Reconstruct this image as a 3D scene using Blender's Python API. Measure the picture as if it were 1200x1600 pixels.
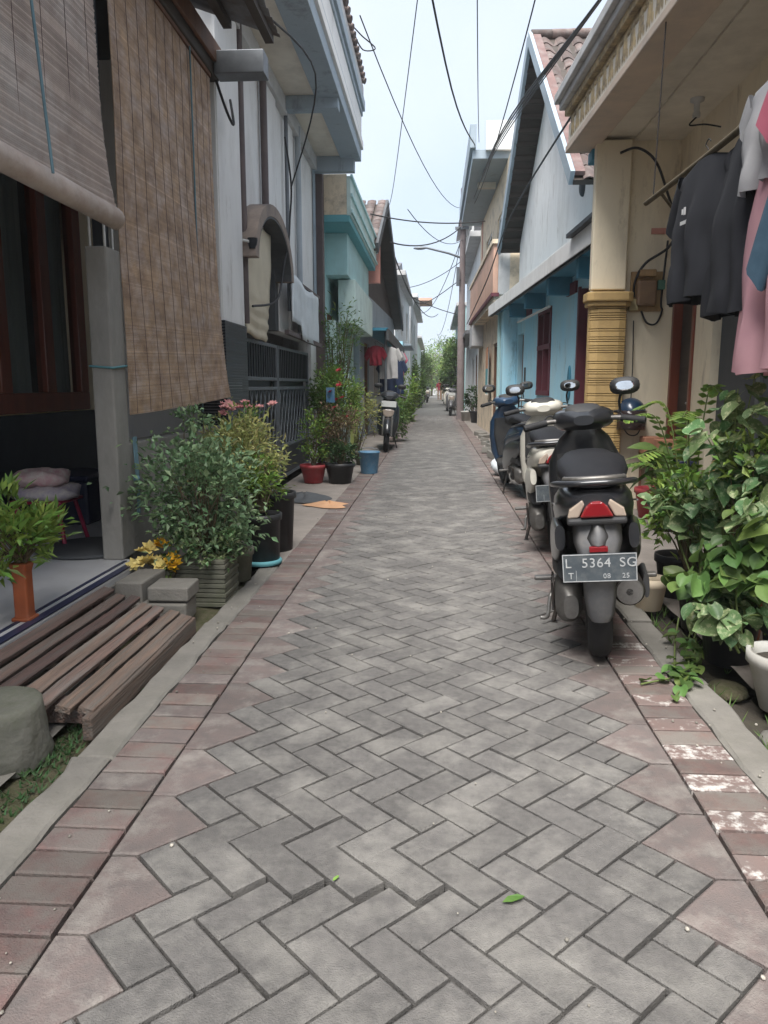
import bpy, math, random
from mathutils import Vector, Matrix, Euler
R = math.radians
scene = bpy.context.scene
col = scene.collection
for o in list(bpy.data.objects): bpy.data.objects.remove(o, do_unlink=True)

# ---------------------------------------------------------------- camera
cd = bpy.data.cameras.new('camera')
cam = bpy.data.objects.new('camera', cd); col.objects.link(cam)
cd.sensor_fit = 'VERTICAL'; cd.sensor_height = 24.0; cd.lens = 18.0
cd.clip_start = 0.05; cd.clip_end = 2000
cam.location = (0, 0, 1.15)
cam.rotation_euler = (math.pi/2 - math.atan(198/1200), 0, math.atan(80/1200*math.cos(math.atan(198/1200))))
scene.camera = cam
scene.render.resolution_x = 768; scene.render.resolution_y = 1024

# ---------------------------------------------------------------- sky and sun (bright overcast)
world = bpy.data.worlds.new('World'); scene.world = world; world.use_nodes = True
wn = world.node_tree; wn.nodes.clear()
wo = wn.nodes.new('ShaderNodeOutputWorld'); wb = wn.nodes.new('ShaderNodeBackground')
sky = wn.nodes.new('ShaderNodeTexSky'); sky.sky_type = 'NISHITA'; sky.sun_disc = False
SUN_EL, SUN_AZ = R(62), R(190)
sky.sun_elevation = SUN_EL; sky.sun_rotation = SUN_AZ
sky.air_density = 1.0; sky.dust_density = 3.0; sky.ozone_density = 1.0
tc = wn.nodes.new('ShaderNodeTexCoord')
nz = wn.nodes.new('ShaderNodeTexNoise'); nz.inputs['Scale'].default_value = 2.2; nz.inputs['Detail'].default_value = 5
nz.inputs['Roughness'].default_value = .45
cr = wn.nodes.new('ShaderNodeValToRGB')
cr.color_ramp.elements[0].position = .3; cr.color_ramp.elements[0].color = (2.3, 2.75, 3.35, 1)
cr.color_ramp.elements[1].position = .7; cr.color_ramp.elements[1].color = (3.5, 3.65, 3.9, 1)
mx = wn.nodes.new('ShaderNodeMix'); mx.data_type = 'RGBA'; mx.inputs[0].default_value = .9
wn.links.new(tc.outputs['Generated'], nz.inputs['Vector'])
wn.links.new(nz.outputs['Fac'], cr.inputs['Fac'])
wn.links.new(sky.outputs['Color'], mx.inputs[6]); wn.links.new(cr.outputs['Color'], mx.inputs[7])
wn.links.new(mx.outputs[2], wb.inputs['Color']); wb.inputs['Strength'].default_value = 0.057
wn.links.new(wb.outputs[0], wo.inputs[0])
sl = bpy.data.lights.new('sun', 'SUN'); sl.energy = 1.5; sl.angle = R(42); sl.color = (1, .97, .93)
sun = bpy.data.objects.new('sun', sl); col.objects.link(sun); sun.location = (0, 0, 30)
sdir = Vector((math.sin(SUN_AZ)*math.cos(SUN_EL), math.cos(SUN_AZ)*math.cos(SUN_EL), math.sin(SUN_EL)))
sun.rotation_euler = sdir.to_track_quat('Z', 'Y').to_euler()
vs = scene.view_settings
vs.view_transform = 'Standard'; vs.look = 'None'; vs.exposure = 2.5; vs.gamma = 1.0; vs.use_curve_mapping = False

# ---------------------------------------------------------------- materials
MATS = {}
def mat(name, c1, c2=None, scale=6., rough=.8, bump=0., bscale=80., metal=0., rnd=0., stain=None, sscale=1.5, samt=.5,
        coat=0., stretch=(1, 1, 1), hue=0., trans=0., alpha=1., wave=None, spec=.4, samp=(.45, .7), grime=0.):
    """procedural surface: mottled between c1 and c2, optional stains, per-piece variation and bump"""
    m = bpy.data.materials.new(name); m.use_nodes = True; MATS[name] = m
    nt = m.node_tree; N = nt.nodes; L = nt.links
    b = N['Principled BSDF']; out = N['Material Output']
    geo = N.new('ShaderNodeNewGeometry')
    mp = N.new('ShaderNodeMapping'); mp.inputs['Scale'].default_value = stretch
    L.new(geo.outputs['Position'], mp.inputs['Vector'])
    if c2 is None: c2 = tuple(x*.75 for x in c1)
    n1 = N.new('ShaderNodeTexNoise'); n1.inputs['Scale'].default_value = scale; n1.inputs['Detail'].default_value = 6
    n1.inputs['Roughness'].default_value = .65
    L.new(mp.outputs[0], n1.inputs['Vector'])
    r1 = N.new('ShaderNodeMapRange'); r1.inputs[1].default_value = .32; r1.inputs[2].default_value = .68
    L.new(n1.outputs['Fac'], r1.inputs[0])
    fac = r1.outputs[0]
    x = N.new('ShaderNodeMix'); x.data_type = 'RGBA'
    x.inputs[6].default_value = (*c1, 1); x.inputs[7].default_value = (*c2, 1)
    L.new(fac, x.inputs[0]); c = x.outputs[2]
    if stain:
        n2 = N.new('ShaderNodeTexNoise'); n2.inputs['Scale'].default_value = sscale; n2.inputs['Detail'].default_value = 8
        n2.inputs['Roughness'].default_value = .7
        L.new(mp.outputs[0], n2.inputs['Vector'])
        r2 = N.new('ShaderNodeMapRange'); r2.inputs[1].default_value = samp[0]; r2.inputs[2].default_value = samp[1]
        r2.inputs[4].default_value = samt
        L.new(n2.outputs['Fac'], r2.inputs[0])
        y = N.new('ShaderNodeMix'); y.data_type = 'RGBA'; y.inputs[7].default_value = (*stain, 1)
        L.new(r2.outputs[0], y.inputs[0]); L.new(c, y.inputs[6]); c = y.outputs[2]
    if grime:
        n4 = N.new('ShaderNodeTexNoise'); n4.inputs['Scale'].default_value = 4.5; n4.inputs['Detail'].default_value = 12; n4.inputs['Roughness'].default_value = .75
        m4 = N.new('ShaderNodeMapping'); m4.inputs['Scale'].default_value = (1, 1, .3); L.new(geo.outputs['Position'], m4.inputs['Vector']); L.new(m4.outputs[0], n4.inputs['Vector'])
        r4 = N.new('ShaderNodeMapRange'); r4.inputs[1].default_value = .56; r4.inputs[2].default_value = .66; r4.inputs[4].default_value = grime
        L.new(n4.outputs['Fac'], r4.inputs[0])
        g4 = N.new('ShaderNodeMix'); g4.data_type = 'RGBA'; g4.blend_type = 'MULTIPLY'; g4.inputs[7].default_value = (.5, .46, .42, 1)
        L.new(r4.outputs[0], g4.inputs[0]); L.new(c, g4.inputs[6]); c = g4.outputs[2]
    if rnd or hue:
        oi = N.new('ShaderNodeObjectInfo'); at = N.new('ShaderNodeAttribute'); at.attribute_name = 'rnd'
        ad = N.new('ShaderNodeMath'); ad.operation = 'ADD'
        L.new(oi.outputs['Random'], ad.inputs[0]); L.new(at.outputs['Fac'], ad.inputs[1])
        fr = N.new('ShaderNodeMath'); fr.operation = 'FRACT'; L.new(ad.outputs[0], fr.inputs[0])
        mr = N.new('ShaderNodeMapRange'); mr.inputs[3].default_value = 1-rnd; mr.inputs[4].default_value = 1+rnd
        L.new(fr.outputs[0], mr.inputs[0])
        hs = N.new('ShaderNodeHueSaturation'); L.new(c, hs.inputs['Color']); L.new(mr.outputs[0], hs.inputs['Value'])
        if hue:
            m7 = N.new('ShaderNodeMath'); m7.operation = 'MULTIPLY'; m7.inputs[1].default_value = 7.3
            f7 = N.new('ShaderNodeMath'); f7.operation = 'FRACT'
            h2 = N.new('ShaderNodeMapRange'); h2.inputs[3].default_value = .5-hue; h2.inputs[4].default_value = .5+hue
            L.new(fr.outputs[0], m7.inputs[0]); L.new(m7.outputs[0], f7.inputs[0]); L.new(f7.outputs[0], h2.inputs[0])
            L.new(h2.outputs[0], hs.inputs['Hue'])
        c = hs.outputs[0]
    L.new(c, b.inputs['Base Color'])
    b.inputs['Roughness'].default_value = rough; b.inputs['Metallic'].default_value = metal
    b.inputs['Specular IOR Level'].default_value = spec
    if coat: b.inputs['Coat Weight'].default_value = coat; b.inputs['Coat Roughness'].default_value = .12
    h = None
    if bump:
        n3 = N.new('ShaderNodeTexNoise'); n3.inputs['Scale'].default_value = bscale; n3.inputs['Detail'].default_value = 5
        L.new(mp.outputs[0], n3.inputs['Vector'])
        bp = N.new('ShaderNodeBump'); bp.inputs['Strength'].default_value = bump; bp.inputs['Distance'].default_value = .01
        L.new(n3.outputs['Fac'], bp.inputs['Height']); L.new(bp.outputs[0], b.inputs['Normal'])
    if trans:
        t = N.new('ShaderNodeBsdfTranslucent'); L.new(c, t.inputs['Color'])
        ms = N.new('ShaderNodeMixShader'); ms.inputs[0].default_value = trans
        L.new(b.outputs[0], ms.inputs[1]); L.new(t.outputs[0], ms.inputs[2]); L.new(ms.outputs[0], out.inputs[0])
    if alpha < 1: b.inputs['Alpha'].default_value = alpha
    return m
def glass(name, tint, rough=.05, alpha=.55):
    m = mat(name, tint, tint, rough=rough, alpha=alpha, spec=.6); return m

# ---------------------------------------------------------------- mesh collector
class MB:
    def __init__(s): s.v = []; s.f = []; s.sm = []; s.rn = []; s.mi = []; s.m = 0; s.r = 0.
    def add(s, vs, fs, sm=False):
        k = len(s.v); s.v.extend([tuple(p) for p in vs])
        for f in fs: s.f.append(tuple(i+k for i in f)); s.sm.append(sm); s.rn.append(s.r); s.mi.append(s.m)
        return s
    def box(s, a, b, M=None):
        x0, y0, z0 = a; x1, y1, z1 = b
        vs = [Vector(p) for p in ((x0,y0,z0),(x1,y0,z0),(x1,y1,z0),(x0,y1,z0),(x0,y0,z1),(x1,y0,z1),(x1,y1,z1),(x0,y1,z1))]
        if M is not None: vs = [M @ p for p in vs]
        return s.add(vs, ((0,3,2,1),(4,5,6,7),(0,1,5,4),(1,2,6,5),(2,3,7,6),(3,0,4,7)))
    def cbox(s, c, d, M=None):
        c = Vector(c); d = Vector(d)/2
        return s.box(c-d, c+d, M)
    def bar(s, p, q, w, h=None, up=(0, 0, 1)):
        """square bar from p to q"""
        p = Vector(p); q = Vector(q); h = h or w; a = (q-p).normalized(); u = Vector(up)
        if abs(a.dot(u)) > .95: u = Vector((0, 1, 0))
        r = a.cross(u).normalized(); u = r.cross(a).normalized()
        vs = [e + r*(w/2)*i + u*(h/2)*j for e in (p, q) for i, j in ((-1,-1),(1,-1),(1,1),(-1,1))]
        return s.add(vs, ((0,1,2,3),(7,6,5,4),(0,4,5,1),(1,5,6,2),(2,6,7,3),(3,7,4,0)))
    def loft(s, rings, caps=True, sm=True, closed=True):
        n = len(rings[0]); vs = [p for r in rings for p in r]; fs = []
        for i in range(len(rings)-1):
            for j in range(n if closed else n-1):
                k = (j+1) % n
                fs.append((i*n+j, i*n+k, (i+1)*n+k, (i+1)*n+j))
        s.add(vs, fs, sm)
        if caps and closed:
            s.add(rings[0], (tuple(range(n))[::-1],), False); s.add(rings[-1], (tuple(range(n)),), False)
        return s
    def tube(s, pts, r, n=8, caps=True, sm=True, sx=1., sy=1.):
        pts = [Vector(p) for p in pts]; m = len(pts)
        rr = r if isinstance(r, (list, tuple)) else [r]*m
        rings = []; pu = None
        for i, p in enumerate(pts):
            a = (pts[min(i+1, m-1)]-pts[max(i-1, 0)])
            a = a.normalized() if a.length > 1e-9 else Vector((0, 0, 1))
            if pu is None:
                u = Vector((0, 0, 1)) if abs(a.z) < .9 else Vector((0, 1, 0))
            else: u = pu
            u = (u-a*u.dot(a)).normalized(); pu = u; w = a.cross(u)
            rings.append([p + (u*math.cos(t)*sy + w*math.sin(t)*sx)*rr[i] for t in [2*math.pi*j/n for j in range(n)]])
        return s.loft(rings, caps, sm)
    def lathe(s, prof, c=(0, 0, 0), n=20, caps=True, sm=True, M=None, wob=0.):
        c = Vector(c); rings = []
        for r, z in prof:
            ring = [Vector((r*math.cos(2*math.pi*j/n)*(1+wob*math.sin(3.1*j)), r*math.sin(2*math.pi*j/n), z)) for j in range(n)]
            if M is not None: ring = [M @ p for p in ring]
            rings.append([p+c for p in ring])
        return s.loft(rings, caps, sm)
    def ball(s, c, r, nu=12, nv=8, M=None):
        if not isinstance(r, (list, tuple)): r = (r, r, r)
        rings = []
        for i in range(nv+1):
            t = math.pi*(i/nv); t = min(max(t, .02), math.pi-.02)
            ring = [Vector((math.sin(t)*math.cos(2*math.pi*j/nu)*r[0], math.sin(t)*math.sin(2*math.pi*j/nu)*r[1], -math.cos(t)*r[2])) for j in range(nu)]
            if M is not None: ring = [M @ p for p in ring]
            rings.append([p+Vector(c) for p in ring])
        return s.loft(rings, True, True)
    def prism(s, poly, f, d0, d1):
        """poly in 2D, f maps (a,b,d) to 3D"""
        n = len(poly)
        A = [Vector(f(a, b, d0)) for a, b in poly]; B = [Vector(f(a, b, d1)) for a, b in poly]
        s.add(A+B, [tuple(range(n))[::-1], tuple(range(n, 2*n))] + [(i, (i+1) % n, n+(i+1) % n, n+i) for i in range(n)])
        return s
    def torus(s, c, R0, r, axis='x', n=28, k=10, squash=1.):
        vs = []; fs = []
        for i in range(n):
            a = 2*math.pi*i/n
            for j in range(k):
                b = 2*math.pi*j/k; rad = R0+r*math.cos(b); o = r*squash*math.sin(b)
                vs.append(Vector((o, rad*math.cos(a), rad*math.sin(a))) + Vector(c))
        for i in range(n):
            for j in range(k):
                fs.append((i*k+j, i*k+(j+1) % k, ((i+1) % n)*k+(j+1) % k, ((i+1) % n)*k+j))
        return s.add(vs, fs, True)
    def wall(s, p0, p1, z0, z1, th, holes=()):
        """upright wall along p0->p1, thickness th to the left of the direction, with rectangular openings (s0,s1,z0,z1)"""
        p0 = Vector((*p0, 0)); p1 = Vector((*p1, 0)); L = (p1-p0).length; a = (p1-p0)/L; n = Vector((-a.y, a.x, 0))
        S = sorted({0, L, *[min(max(h[i], 0), L) for h in holes for i in (0, 1)]}); Z = sorted({z0, z1, *[min(max(h[i], z0), z1) for h in holes for i in (2, 3)]})
        def hole(i, j):
            if i < 0 or j < 0 or i >= len(S)-1 or j >= len(Z)-1: return True
            cs = (S[i]+S[i+1])/2; cz = (Z[j]+Z[j+1])/2
            return any(h[0] < cs < h[1] and h[2] < cz < h[3] for h in holes)
        P = lambda ss, d, z: p0+a*ss+n*d+Vector((0, 0, z))
        for i in range(len(S)-1):
            for j in range(len(Z)-1):
                if hole(i, j): continue
                a0, a1, b0, b1 = S[i], S[i+1], Z[j], Z[j+1]
                s.add([P(a0,0,b0),P(a1,0,b0),P(a1,0,b1),P(a0,0,b1)], ((0,1,2,3),))
                s.add([P(a0,th,b0),P(a1,th,b0),P(a1,th,b1),P(a0,th,b1)], ((3,2,1,0),))
                if hole(i-1, j): s.add([P(a0,0,b0),P(a0,0,b1),P(a0,th,b1),P(a0,th,b0)], ((0,1,2,3),))
                if hole(i+1, j): s.add([P(a1,0,b0),P(a1,0,b1),P(a1,th,b1),P(a1,th,b0)], ((3,2,1,0),))
                if hole(i, j-1): s.add([P(a0,0,b0),P(a1,0,b0),P(a1,th,b0),P(a0,th,b0)], ((3,2,1,0),))
                if hole(i, j+1): s.add([P(a0,0,b1),P(a1,0,b1),P(a1,th,b1),P(a0,th,b1)], ((0,1,2,3),))
        return s
    def mesh(s, name):
        me = bpy.data.meshes.new(name); me.from_pydata(s.v, [], s.f); me.update()
        me.polygons.foreach_set('use_smooth', s.sm)
        if any(s.mi): me.polygons.foreach_set('material_index', s.mi)
        if any(s.rn):
            at = me.attributes.new('rnd', 'FLOAT', 'FACE'); at.data.foreach_set('value', s.rn)
        return me
    def obj(s, name, m, parent=None, bevel=0., seg=2, off=True, kind=None, label=None, sub=0, solid=0.):
        """link as one object; vertices are world coordinates unless off=False"""
        if parent is not None and off:
            w = Vector((0, 0, 0)); q = parent
            while q is not None: w += q.location; q = q.parent
            s.v = [(p[0]-w.x, p[1]-w.y, p[2]-w.z) for p in s.v]
        o = bpy.data.objects.new(name, s.mesh(name))
        for k in (m if isinstance(m, (list, tuple)) else [m]): o.data.materials.append(MATS[k] if isinstance(k, str) else k)
        col.objects.link(o); o.parent = parent
        if solid: md = o.modifiers.new('thickness', 'SOLIDIFY'); md.thickness = solid; md.offset = 0
        if bevel:
            md = o.modifiers.new('bevel', 'BEVEL'); md.width = bevel; md.segments = seg; md.limit_method = 'ANGLE'; md.angle_limit = R(40)
        if sub: md = o.modifiers.new('subdivision', 'SUBSURF'); md.levels = sub; md.render_levels = sub
        if kind: o['kind'] = kind
        if label: o['label'] = label
        return o
def tag(o, label, cat, group=None):
    o['label'] = label; o['category'] = cat
    if group: o['group'] = group
    return o
def thing(name, loc, label, cat, group=None, rz=0., rx=0., ry=0.):
    o = bpy.data.objects.new(name, None); col.objects.link(o); o.location = loc; o.rotation_euler = (rx, ry, rz)
    o.empty_display_size = .1
    return tag(o, label, cat, group)
def inst(me, name, parent, loc, rot=(0, 0, 0), sc=(1, 1, 1)):
    o = bpy.data.objects.new(name, me); col.objects.link(o); o.parent = parent; o.location = loc; o.rotation_euler = rot; o.scale = sc
    return o
def copy_tree(o, parent=None):
    c = o.copy(); col.objects.link(c); c.parent = parent
    for ch in list(o.children): copy_tree(ch, c)
    return c
def seg(p, q, n, sag=0., jit=0., rg=random):
    p = Vector(p); q = Vector(q)
    return [p.lerp(q, i/n) + Vector((0, 0, -sag*4*(i/n)*(1-i/n))) + Vector((rg.uniform(-jit, jit), rg.uniform(-jit, jit), rg.uniform(-jit, jit))) for i in range(n+1)]
def spline(P, k=6):
    """Catmull-Rom through points"""
    P = [Vector(p) for p in P]; out = []
    for i in range(len(P)-1):
        a = P[max(i-1, 0)]; b = P[i]; c = P[i+1]; d = P[min(i+2, len(P)-1)]
        for j in range(k):
            t = j/k
            out.append(.5*((2*b)+(-a+c)*t+(2*a-5*b+4*c-d)*t*t+(-a+3*b-3*c+d)*t**3))
    return out+[P[-1]]

# palette
mat('paver_grey', (.145, .137, .131), (.1, .096, .092), scale=34, rough=.9, bump=.6, bscale=260, rnd=.09, stain=(.28, .268, .245), sscale=4, samt=.6, samp=(.46, .66))
mat('paver_red', (.175, .112, .1), (.12, .09, .084), scale=18, rough=.9, bump=.5, bscale=220, rnd=.25, stain=(.165, .15, .135), sscale=6, samt=.85, samp=(.40, .58), hue=.012)
mat('paver_pink', (.165, .13, .121), (.125, .109, .104), scale=16, rough=.9, bump=.5, bscale=220, rnd=.16, stain=(.245, .225, .205), sscale=7, samt=.8, samp=(.48, .66))
mat('paver_white', (.175, .12, .108), (.155, .125, .115), scale=7, rough=.9, bump=.3, bscale=200, rnd=.1, stain=(.55, .53, .5), sscale=30, samt=.9, samp=(.47, .62))
mat('paver_white_worn', (.175, .12, .108), (.155, .125, .115), scale=7, rough=.9, bump=.3, bscale=200, rnd=.1, stain=(.55, .53, .5), sscale=19, samt=.9, samp=(.54, .66))
mat('joint_sand', (.018, .017, .015), (.009, .0085, .008), scale=20, rough=1)
mat('soil', (.075, .062, .048), (.045, .04, .033), scale=9, rough=1, bump=.8, bscale=60, stain=(.05, .06, .028), sscale=4)
mat('moss', (.055, .06, .025), (.1, .085, .055), scale=25, rough=1, bump=.9, bscale=90)
mat('concrete', (.24, .225, .2), (.165, .155, .14), scale=4, rough=.92, bump=.35, bscale=90, stain=(.13, .125, .105), sscale=3.2, samt=.6, rnd=.06)
mat('concrete_apron', (.3, .265, .235), (.22, .195, .175), scale=3, rough=.92, bump=.3, bscale=70, stain=(.17, .15, .13), sscale=2.2, samt=.6)
mat('concrete_wall', (.34, .325, .3), (.24, .23, .21), scale=3, rough=.92, bump=.3, bscale=40, stain=(.15, .145, .13), sscale=2.2, samt=.6, stretch=(1, 1, .45))
mat('concrete_mossy', (.16, .155, .135), (.1, .1, .085), scale=7, rough=.95, bump=.4, bscale=60, stain=(.06, .075, .035), sscale=4, samt=.6)
mat('terrace_tile', (.52, .52, .53), (.45, .45, .46), scale=3, rough=.45, bump=.05, bscale=40, stain=(.36, .35, .33), sscale=4, samt=.3)
mat('asphalt_far', (.15, .146, .138), (.12, .117, .11), scale=3, rough=.9, bump=.2, bscale=120)
# ---------------------------------------------------------------- ground and road
def sheet(name, x0, x1, y0, y1, z, m, kind='structure', n=1):
    b = MB()
    for i in range(n):
        ya = y0+(y1-y0)*i/n; yb = y0+(y1-y0)*(i+1)/n
        b.add([(x0, ya, z), (x1, ya, z), (x1, yb, z), (x0, yb, z)], ((0, 1, 2, 3),))
    return b.obj(name, m, kind=kind)
sheet('ground', -300, 300, -150, 450, -.09, 'soil')
def inset(poly, d):
    n = len(poly); out = []
    for i in range(n):
        p0 = Vector(poly[i-1]); p1 = Vector(poly[i]); p2 = Vector(poly[(i+1) % n])
        e1 = (p1-p0).normalized(); e2 = (p2-p1).normalized()
        n1 = Vector((-e1.y, e1.x)); n2 = Vector((-e2.y, e2.x))
        k = 1+n1.dot(n2)
        out.append(p1+(n1+n2)*(d/max(k, .3)))
    return out
def paver(b, poly, h=.05, ch=.0045, M=None, gap=.0042, rg=random):
    """a bevelled block: poly is counter-clockwise, top at z=0"""
    p = inset(poly, gap); t = inset(p, ch); n = len(p)
    j = [rg.uniform(-.0012, .0012) for _ in range(n)]
    vs = [Vector((q[0], q[1], -h)) for q in p]+[Vector((q[0], q[1], -ch*.8)) for q in p]+[Vector((t[i][0], t[i][1], j[i])) for i in range(n)]
    if M is not None: vs = [M @ v for v in vs]
    fs = [tuple(range(2*n, 3*n))]
    for i in range(n):
        k = (i+1) % n
        fs += [(i, k, n+k, n+i), (n+i, n+k, 2*n+k, 2*n+i)]
    return b.add(vs, fs)
rg = random.Random(4)
W = .099; D = W/math.sqrt(2)           # block width, half diagonal
XL, XR = -.795, .745                   # edges of the grey field
NX = 20; XB = -.725                    # base line of the zigzag, in half diagonals
XBR = XB+NX*D
Y0, YG, YEND = .35, 30., 95.
y_off = 1.42 % (4*D)
road = sheet('road', XL-.002, XR+.002, -6, YEND, -.026, 'joint_sand')
far = sheet('road_far', XL-.21, XR+.22, YG, YEND, -.004, 'asphalt_far')
def c2w(i, j):                          # grid corner (i,j) -> world
    return (XB+(i-j)*D, y_off+(i+j)*D)
def inside(i, j):                       # cell centre within the zigzag?
    cx = (i-j)*D; cy = y_off+(i+j+1)*D
    def tri(y, ph):
        t = ((y-y_off)/D-ph) % 4
        return (t if t < 2 else 4-t)*D  # stone tip reach
    return cx > tri(cy, 0)-1e-6 and cx < NX*D-tri(cy, 0)+1e-6
shapes = {}
def block_mesh(kind, v):
    if (kind, v) not in shapes:
        b = MB(); l = 2*W if kind == 'full' else W
        paver(b, [(-l/2, -W/2), (l/2, -W/2), (l/2, W/2), (-l/2, W/2)], rg=rg)
        me = b.mesh('paver'); me.materials.append(MATS['paver_grey']); shapes[(kind, v)] = (me, b)
    return shapes[(kind, v)]
cells = []
NJ = int((YG+4)/D)
for s in range(int((Y0-y_off)/D)-1, int((YG-y_off)/D)+1):
    for d in range(-1, NX+2):
        if (s+d) % 2: continue
        i = (s+d)//2; j = (s-d)//2; k = (i+j) % 4
        if k == 0: A, B = (i, j), (i+1, j); ang = R(45)
        elif k == 3: A, B = (i, j), (i, j-1); ang = R(135)
        else: continue
        ia, ib = inside(*A), inside(*B)
        if not (ia or ib): continue
        ca = c2w(A[0]+.5, A[1]+.5); cb = c2w(B[0]+.5, B[1]+.5)
        if ia and ib: kind = 'full'; c = ((ca[0]+cb[0])/2, (ca[1]+cb[1])/2)
        else: kind = 'half'; c = ca if ia else cb
        cells.append((c[1], c[0], ang, kind))
cells.sort()
restb = MB()
from mathutils import noise
for idx, (cy, cx, ang, kind) in enumerate(cells):
    dz = .004*noise.noise((cx*2.1, cy*2.1, 0))+rg.uniform(-.001, .001)
    tx, ty = rg.gauss(0, .005), rg.gauss(0, .005); da = rg.gauss(0, .011); dx, dy = rg.gauss(0, .0009), rg.gauss(0, .0009)
    # the uplifted row of blocks, with a gap opened along its near edge
    if ang > 2 and -.56 < cx < .05 and 1.60 < cy < 1.78: dy += .009; dx -= .007; dz += .001; ty -= .005
    if ang < 1 and -.60 < cx < .05 and 1.44 < cy < 1.62: dz -= .002
    if idx < 300:
        me, _ = block_mesh(kind, rg.randrange(4))
        inst(me, 'paver', road, (cx+dx, cy+dy, dz), (tx, ty, ang+da+(math.pi if rg.random() < .5 else 0)))
    else:
        restb.r = rg.random()
        l = 2*W if kind == 'full' else W
        paver(restb, [(-l/2, -W/2), (l/2, -W/2), (l/2, W/2), (-l/2, W/2)], M=Matrix.Translation((cx+dx, cy+dy, dz)) @ Euler((tx, ty, ang+da)).to_matrix().to_4x4(), rg=rg)
restb.obj('paver_field', 'paver_grey', road, off=False, kind='stuff')
# pink edge stones fill the zigzag
def border(side):
    nm = 'left' if side < 0 else 'right'
    xe, xb = (XL, XB) if side < 0 else (XR, XBR)
    xo = xe+side*.2
    bed = sheet('road_border_'+nm, min(xe, xo), max(xe, xo), -6, YG, -.027, 'joint_sand')
    k = 0; y = y_off-4*D*4; stuff = MB()
    tris = {}
    while y < YG:
        poly = [(xe, y), (xb, y), (xb-side*2*D, y+2*D), (xb, y+4*D), (xe, y+4*D)]
        if side < 0: pass
        else: poly = poly[::-1]
        cxm, cym = (xe+xb)/2, y+2*D
        poly = [(a-cxm, b-cym) for a, b in poly]
        M = Matrix.Translation((cxm, cym, .004*noise.noise((cxm, y, 3)))) @ Euler((rg.gauss(0, .006), rg.gauss(0, .006), rg.gauss(0, .004))).to_matrix().to_4x4()
        if y < 9:
            b = MB(); paver(b, poly, gap=.0036, rg=rg)
            o = b.obj('edge_stone', 'paver_pink', road, off=False); o.matrix_local = M
        else: stuff.r = rg.random(); stuff.m = 0; paver(stuff, poly, M=M, gap=.0036, rg=rg)
        y += 4*D
    y = -.4; n = 0
    while y < YG:
        w = .0985+rg.uniform(-.002, .002)
        poly = [(-.1, -w/2), (.1, -w/2), (.1, w/2), (-.1, w/2)]
        M = Matrix.Translation((xe+side*.101+rg.gauss(0, .0015), y+w/2, .005*noise.noise((xe, y*1.5, 9))+rg.uniform(-.002, .002))) @ Euler((rg.gauss(0, .01), rg.gauss(0, .006), rg.gauss(0, .008))).to_matrix().to_4x4()
        red = (n % 2 == 0)
        if side > 0: m = 'paver_red' if red or y > 3.6 or y < 1.1 else rg.choice(('paver_white', 'paver_white_worn', 'paver_white_worn'))
        else: m = ('paver_red' if rg.random() < .72 else 'paver_pink')
        if n < 120:
            b = MB(); paver(b, poly, gap=.0036, rg=rg)
            o = b.obj('brick', m, bed, off=False); o.matrix_local = M
        else: stuff.r = rg.random(); stuff.m = 1; paver(stuff, poly, M=M, gap=.0036, rg=rg)
        y += w+.0015; n += 1
    stuff.obj('far_bricks', ['paver_pink', 'paver_red'], bed, off=False, kind='stuff')
border(-1); border(1)

# concrete kerb strips, flush with the bricks
def kerb(nm, xa, xb, y0, y1, ln, dz=0.):
    root = sheet(nm, min(xa, xb), max(xa, xb), y0, y1, -.05, 'soil')
    y = y0
    while y < y1:
        l = min(ln*rg.uniform(.85, 1.15), y1-y)
        b = MB(); a, c = min(xa, xb), max(xa, xb)
        q = max(4, int(l/.09)); jt = lambda: rg.gauss(0, .0045)
        pl_ = [(a+jt(), y+l*i/q) for i in range(q, -1, -1)]+[(c+jt(), y+l*i/q) for i in range(q+1)]
        paver(b, pl_, h=.09, ch=.01, gap=.004, rg=rg)
        o = b.obj('kerb_slab', 'concrete', root, off=False); o.location.z = dz+rg.uniform(-.006, .006); o.rotation_euler = (0, rg.gauss(0, .004), 0)
        y += l
    return root
kerb('kerb_left', -1.0, -1.125, -.6, 4.9, 1.4)
kerb('kerb_right', .95, 1.085, -.6, 9.0, .85)
# side strips
def strip(nm, x0, x1, y0, y1, z, m, amp=.01, nx=10, ny=40, th=.12):
    b = MB(); vs = []; fs = []
    for j in range(ny+1):
        for i in range(nx+1):
            x = x0+(x1-x0)*i/nx; y = y0+(y1-y0)*j/ny
            vs.append((x, y, z+amp*noise.noise((x*5, y*5, z*9+2))))
    for j in range(ny):
        for i in range(nx):
            k = j*(nx+1)+i; fs.append((k, k+1, k+nx+2, k+nx+1))
    b.add(vs, fs, True)
    k = len(vs)
    return b.obj(nm, m, kind='structure')
strip('gutter_soil_left', -1.62, -1.12, -1, 4.6, -.045, 'moss', .025, 16, 120)
strip('apron_left', -1.76, -.99, 4.86, 30, -.004, 'concrete_apron', .008, 10, 120)
strip('concrete_pad', -1.62, -1.27, 1.2, 3.2, -.015, 'concrete', .012, 10, 60)
strip('gutter_soil_right', 1.08, 1.24, -1, 9.2, -.06, 'soil', .02, 8, 120)
strip('apron_right', 1.22, 2.2, -1, 7.3, .012, 'concrete_apron', .012, 12, 90)
strip('apron_right_far', .945, 1.95, 7.25, 34, -.002, 'concrete_apron', .014, 12, 120)

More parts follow.
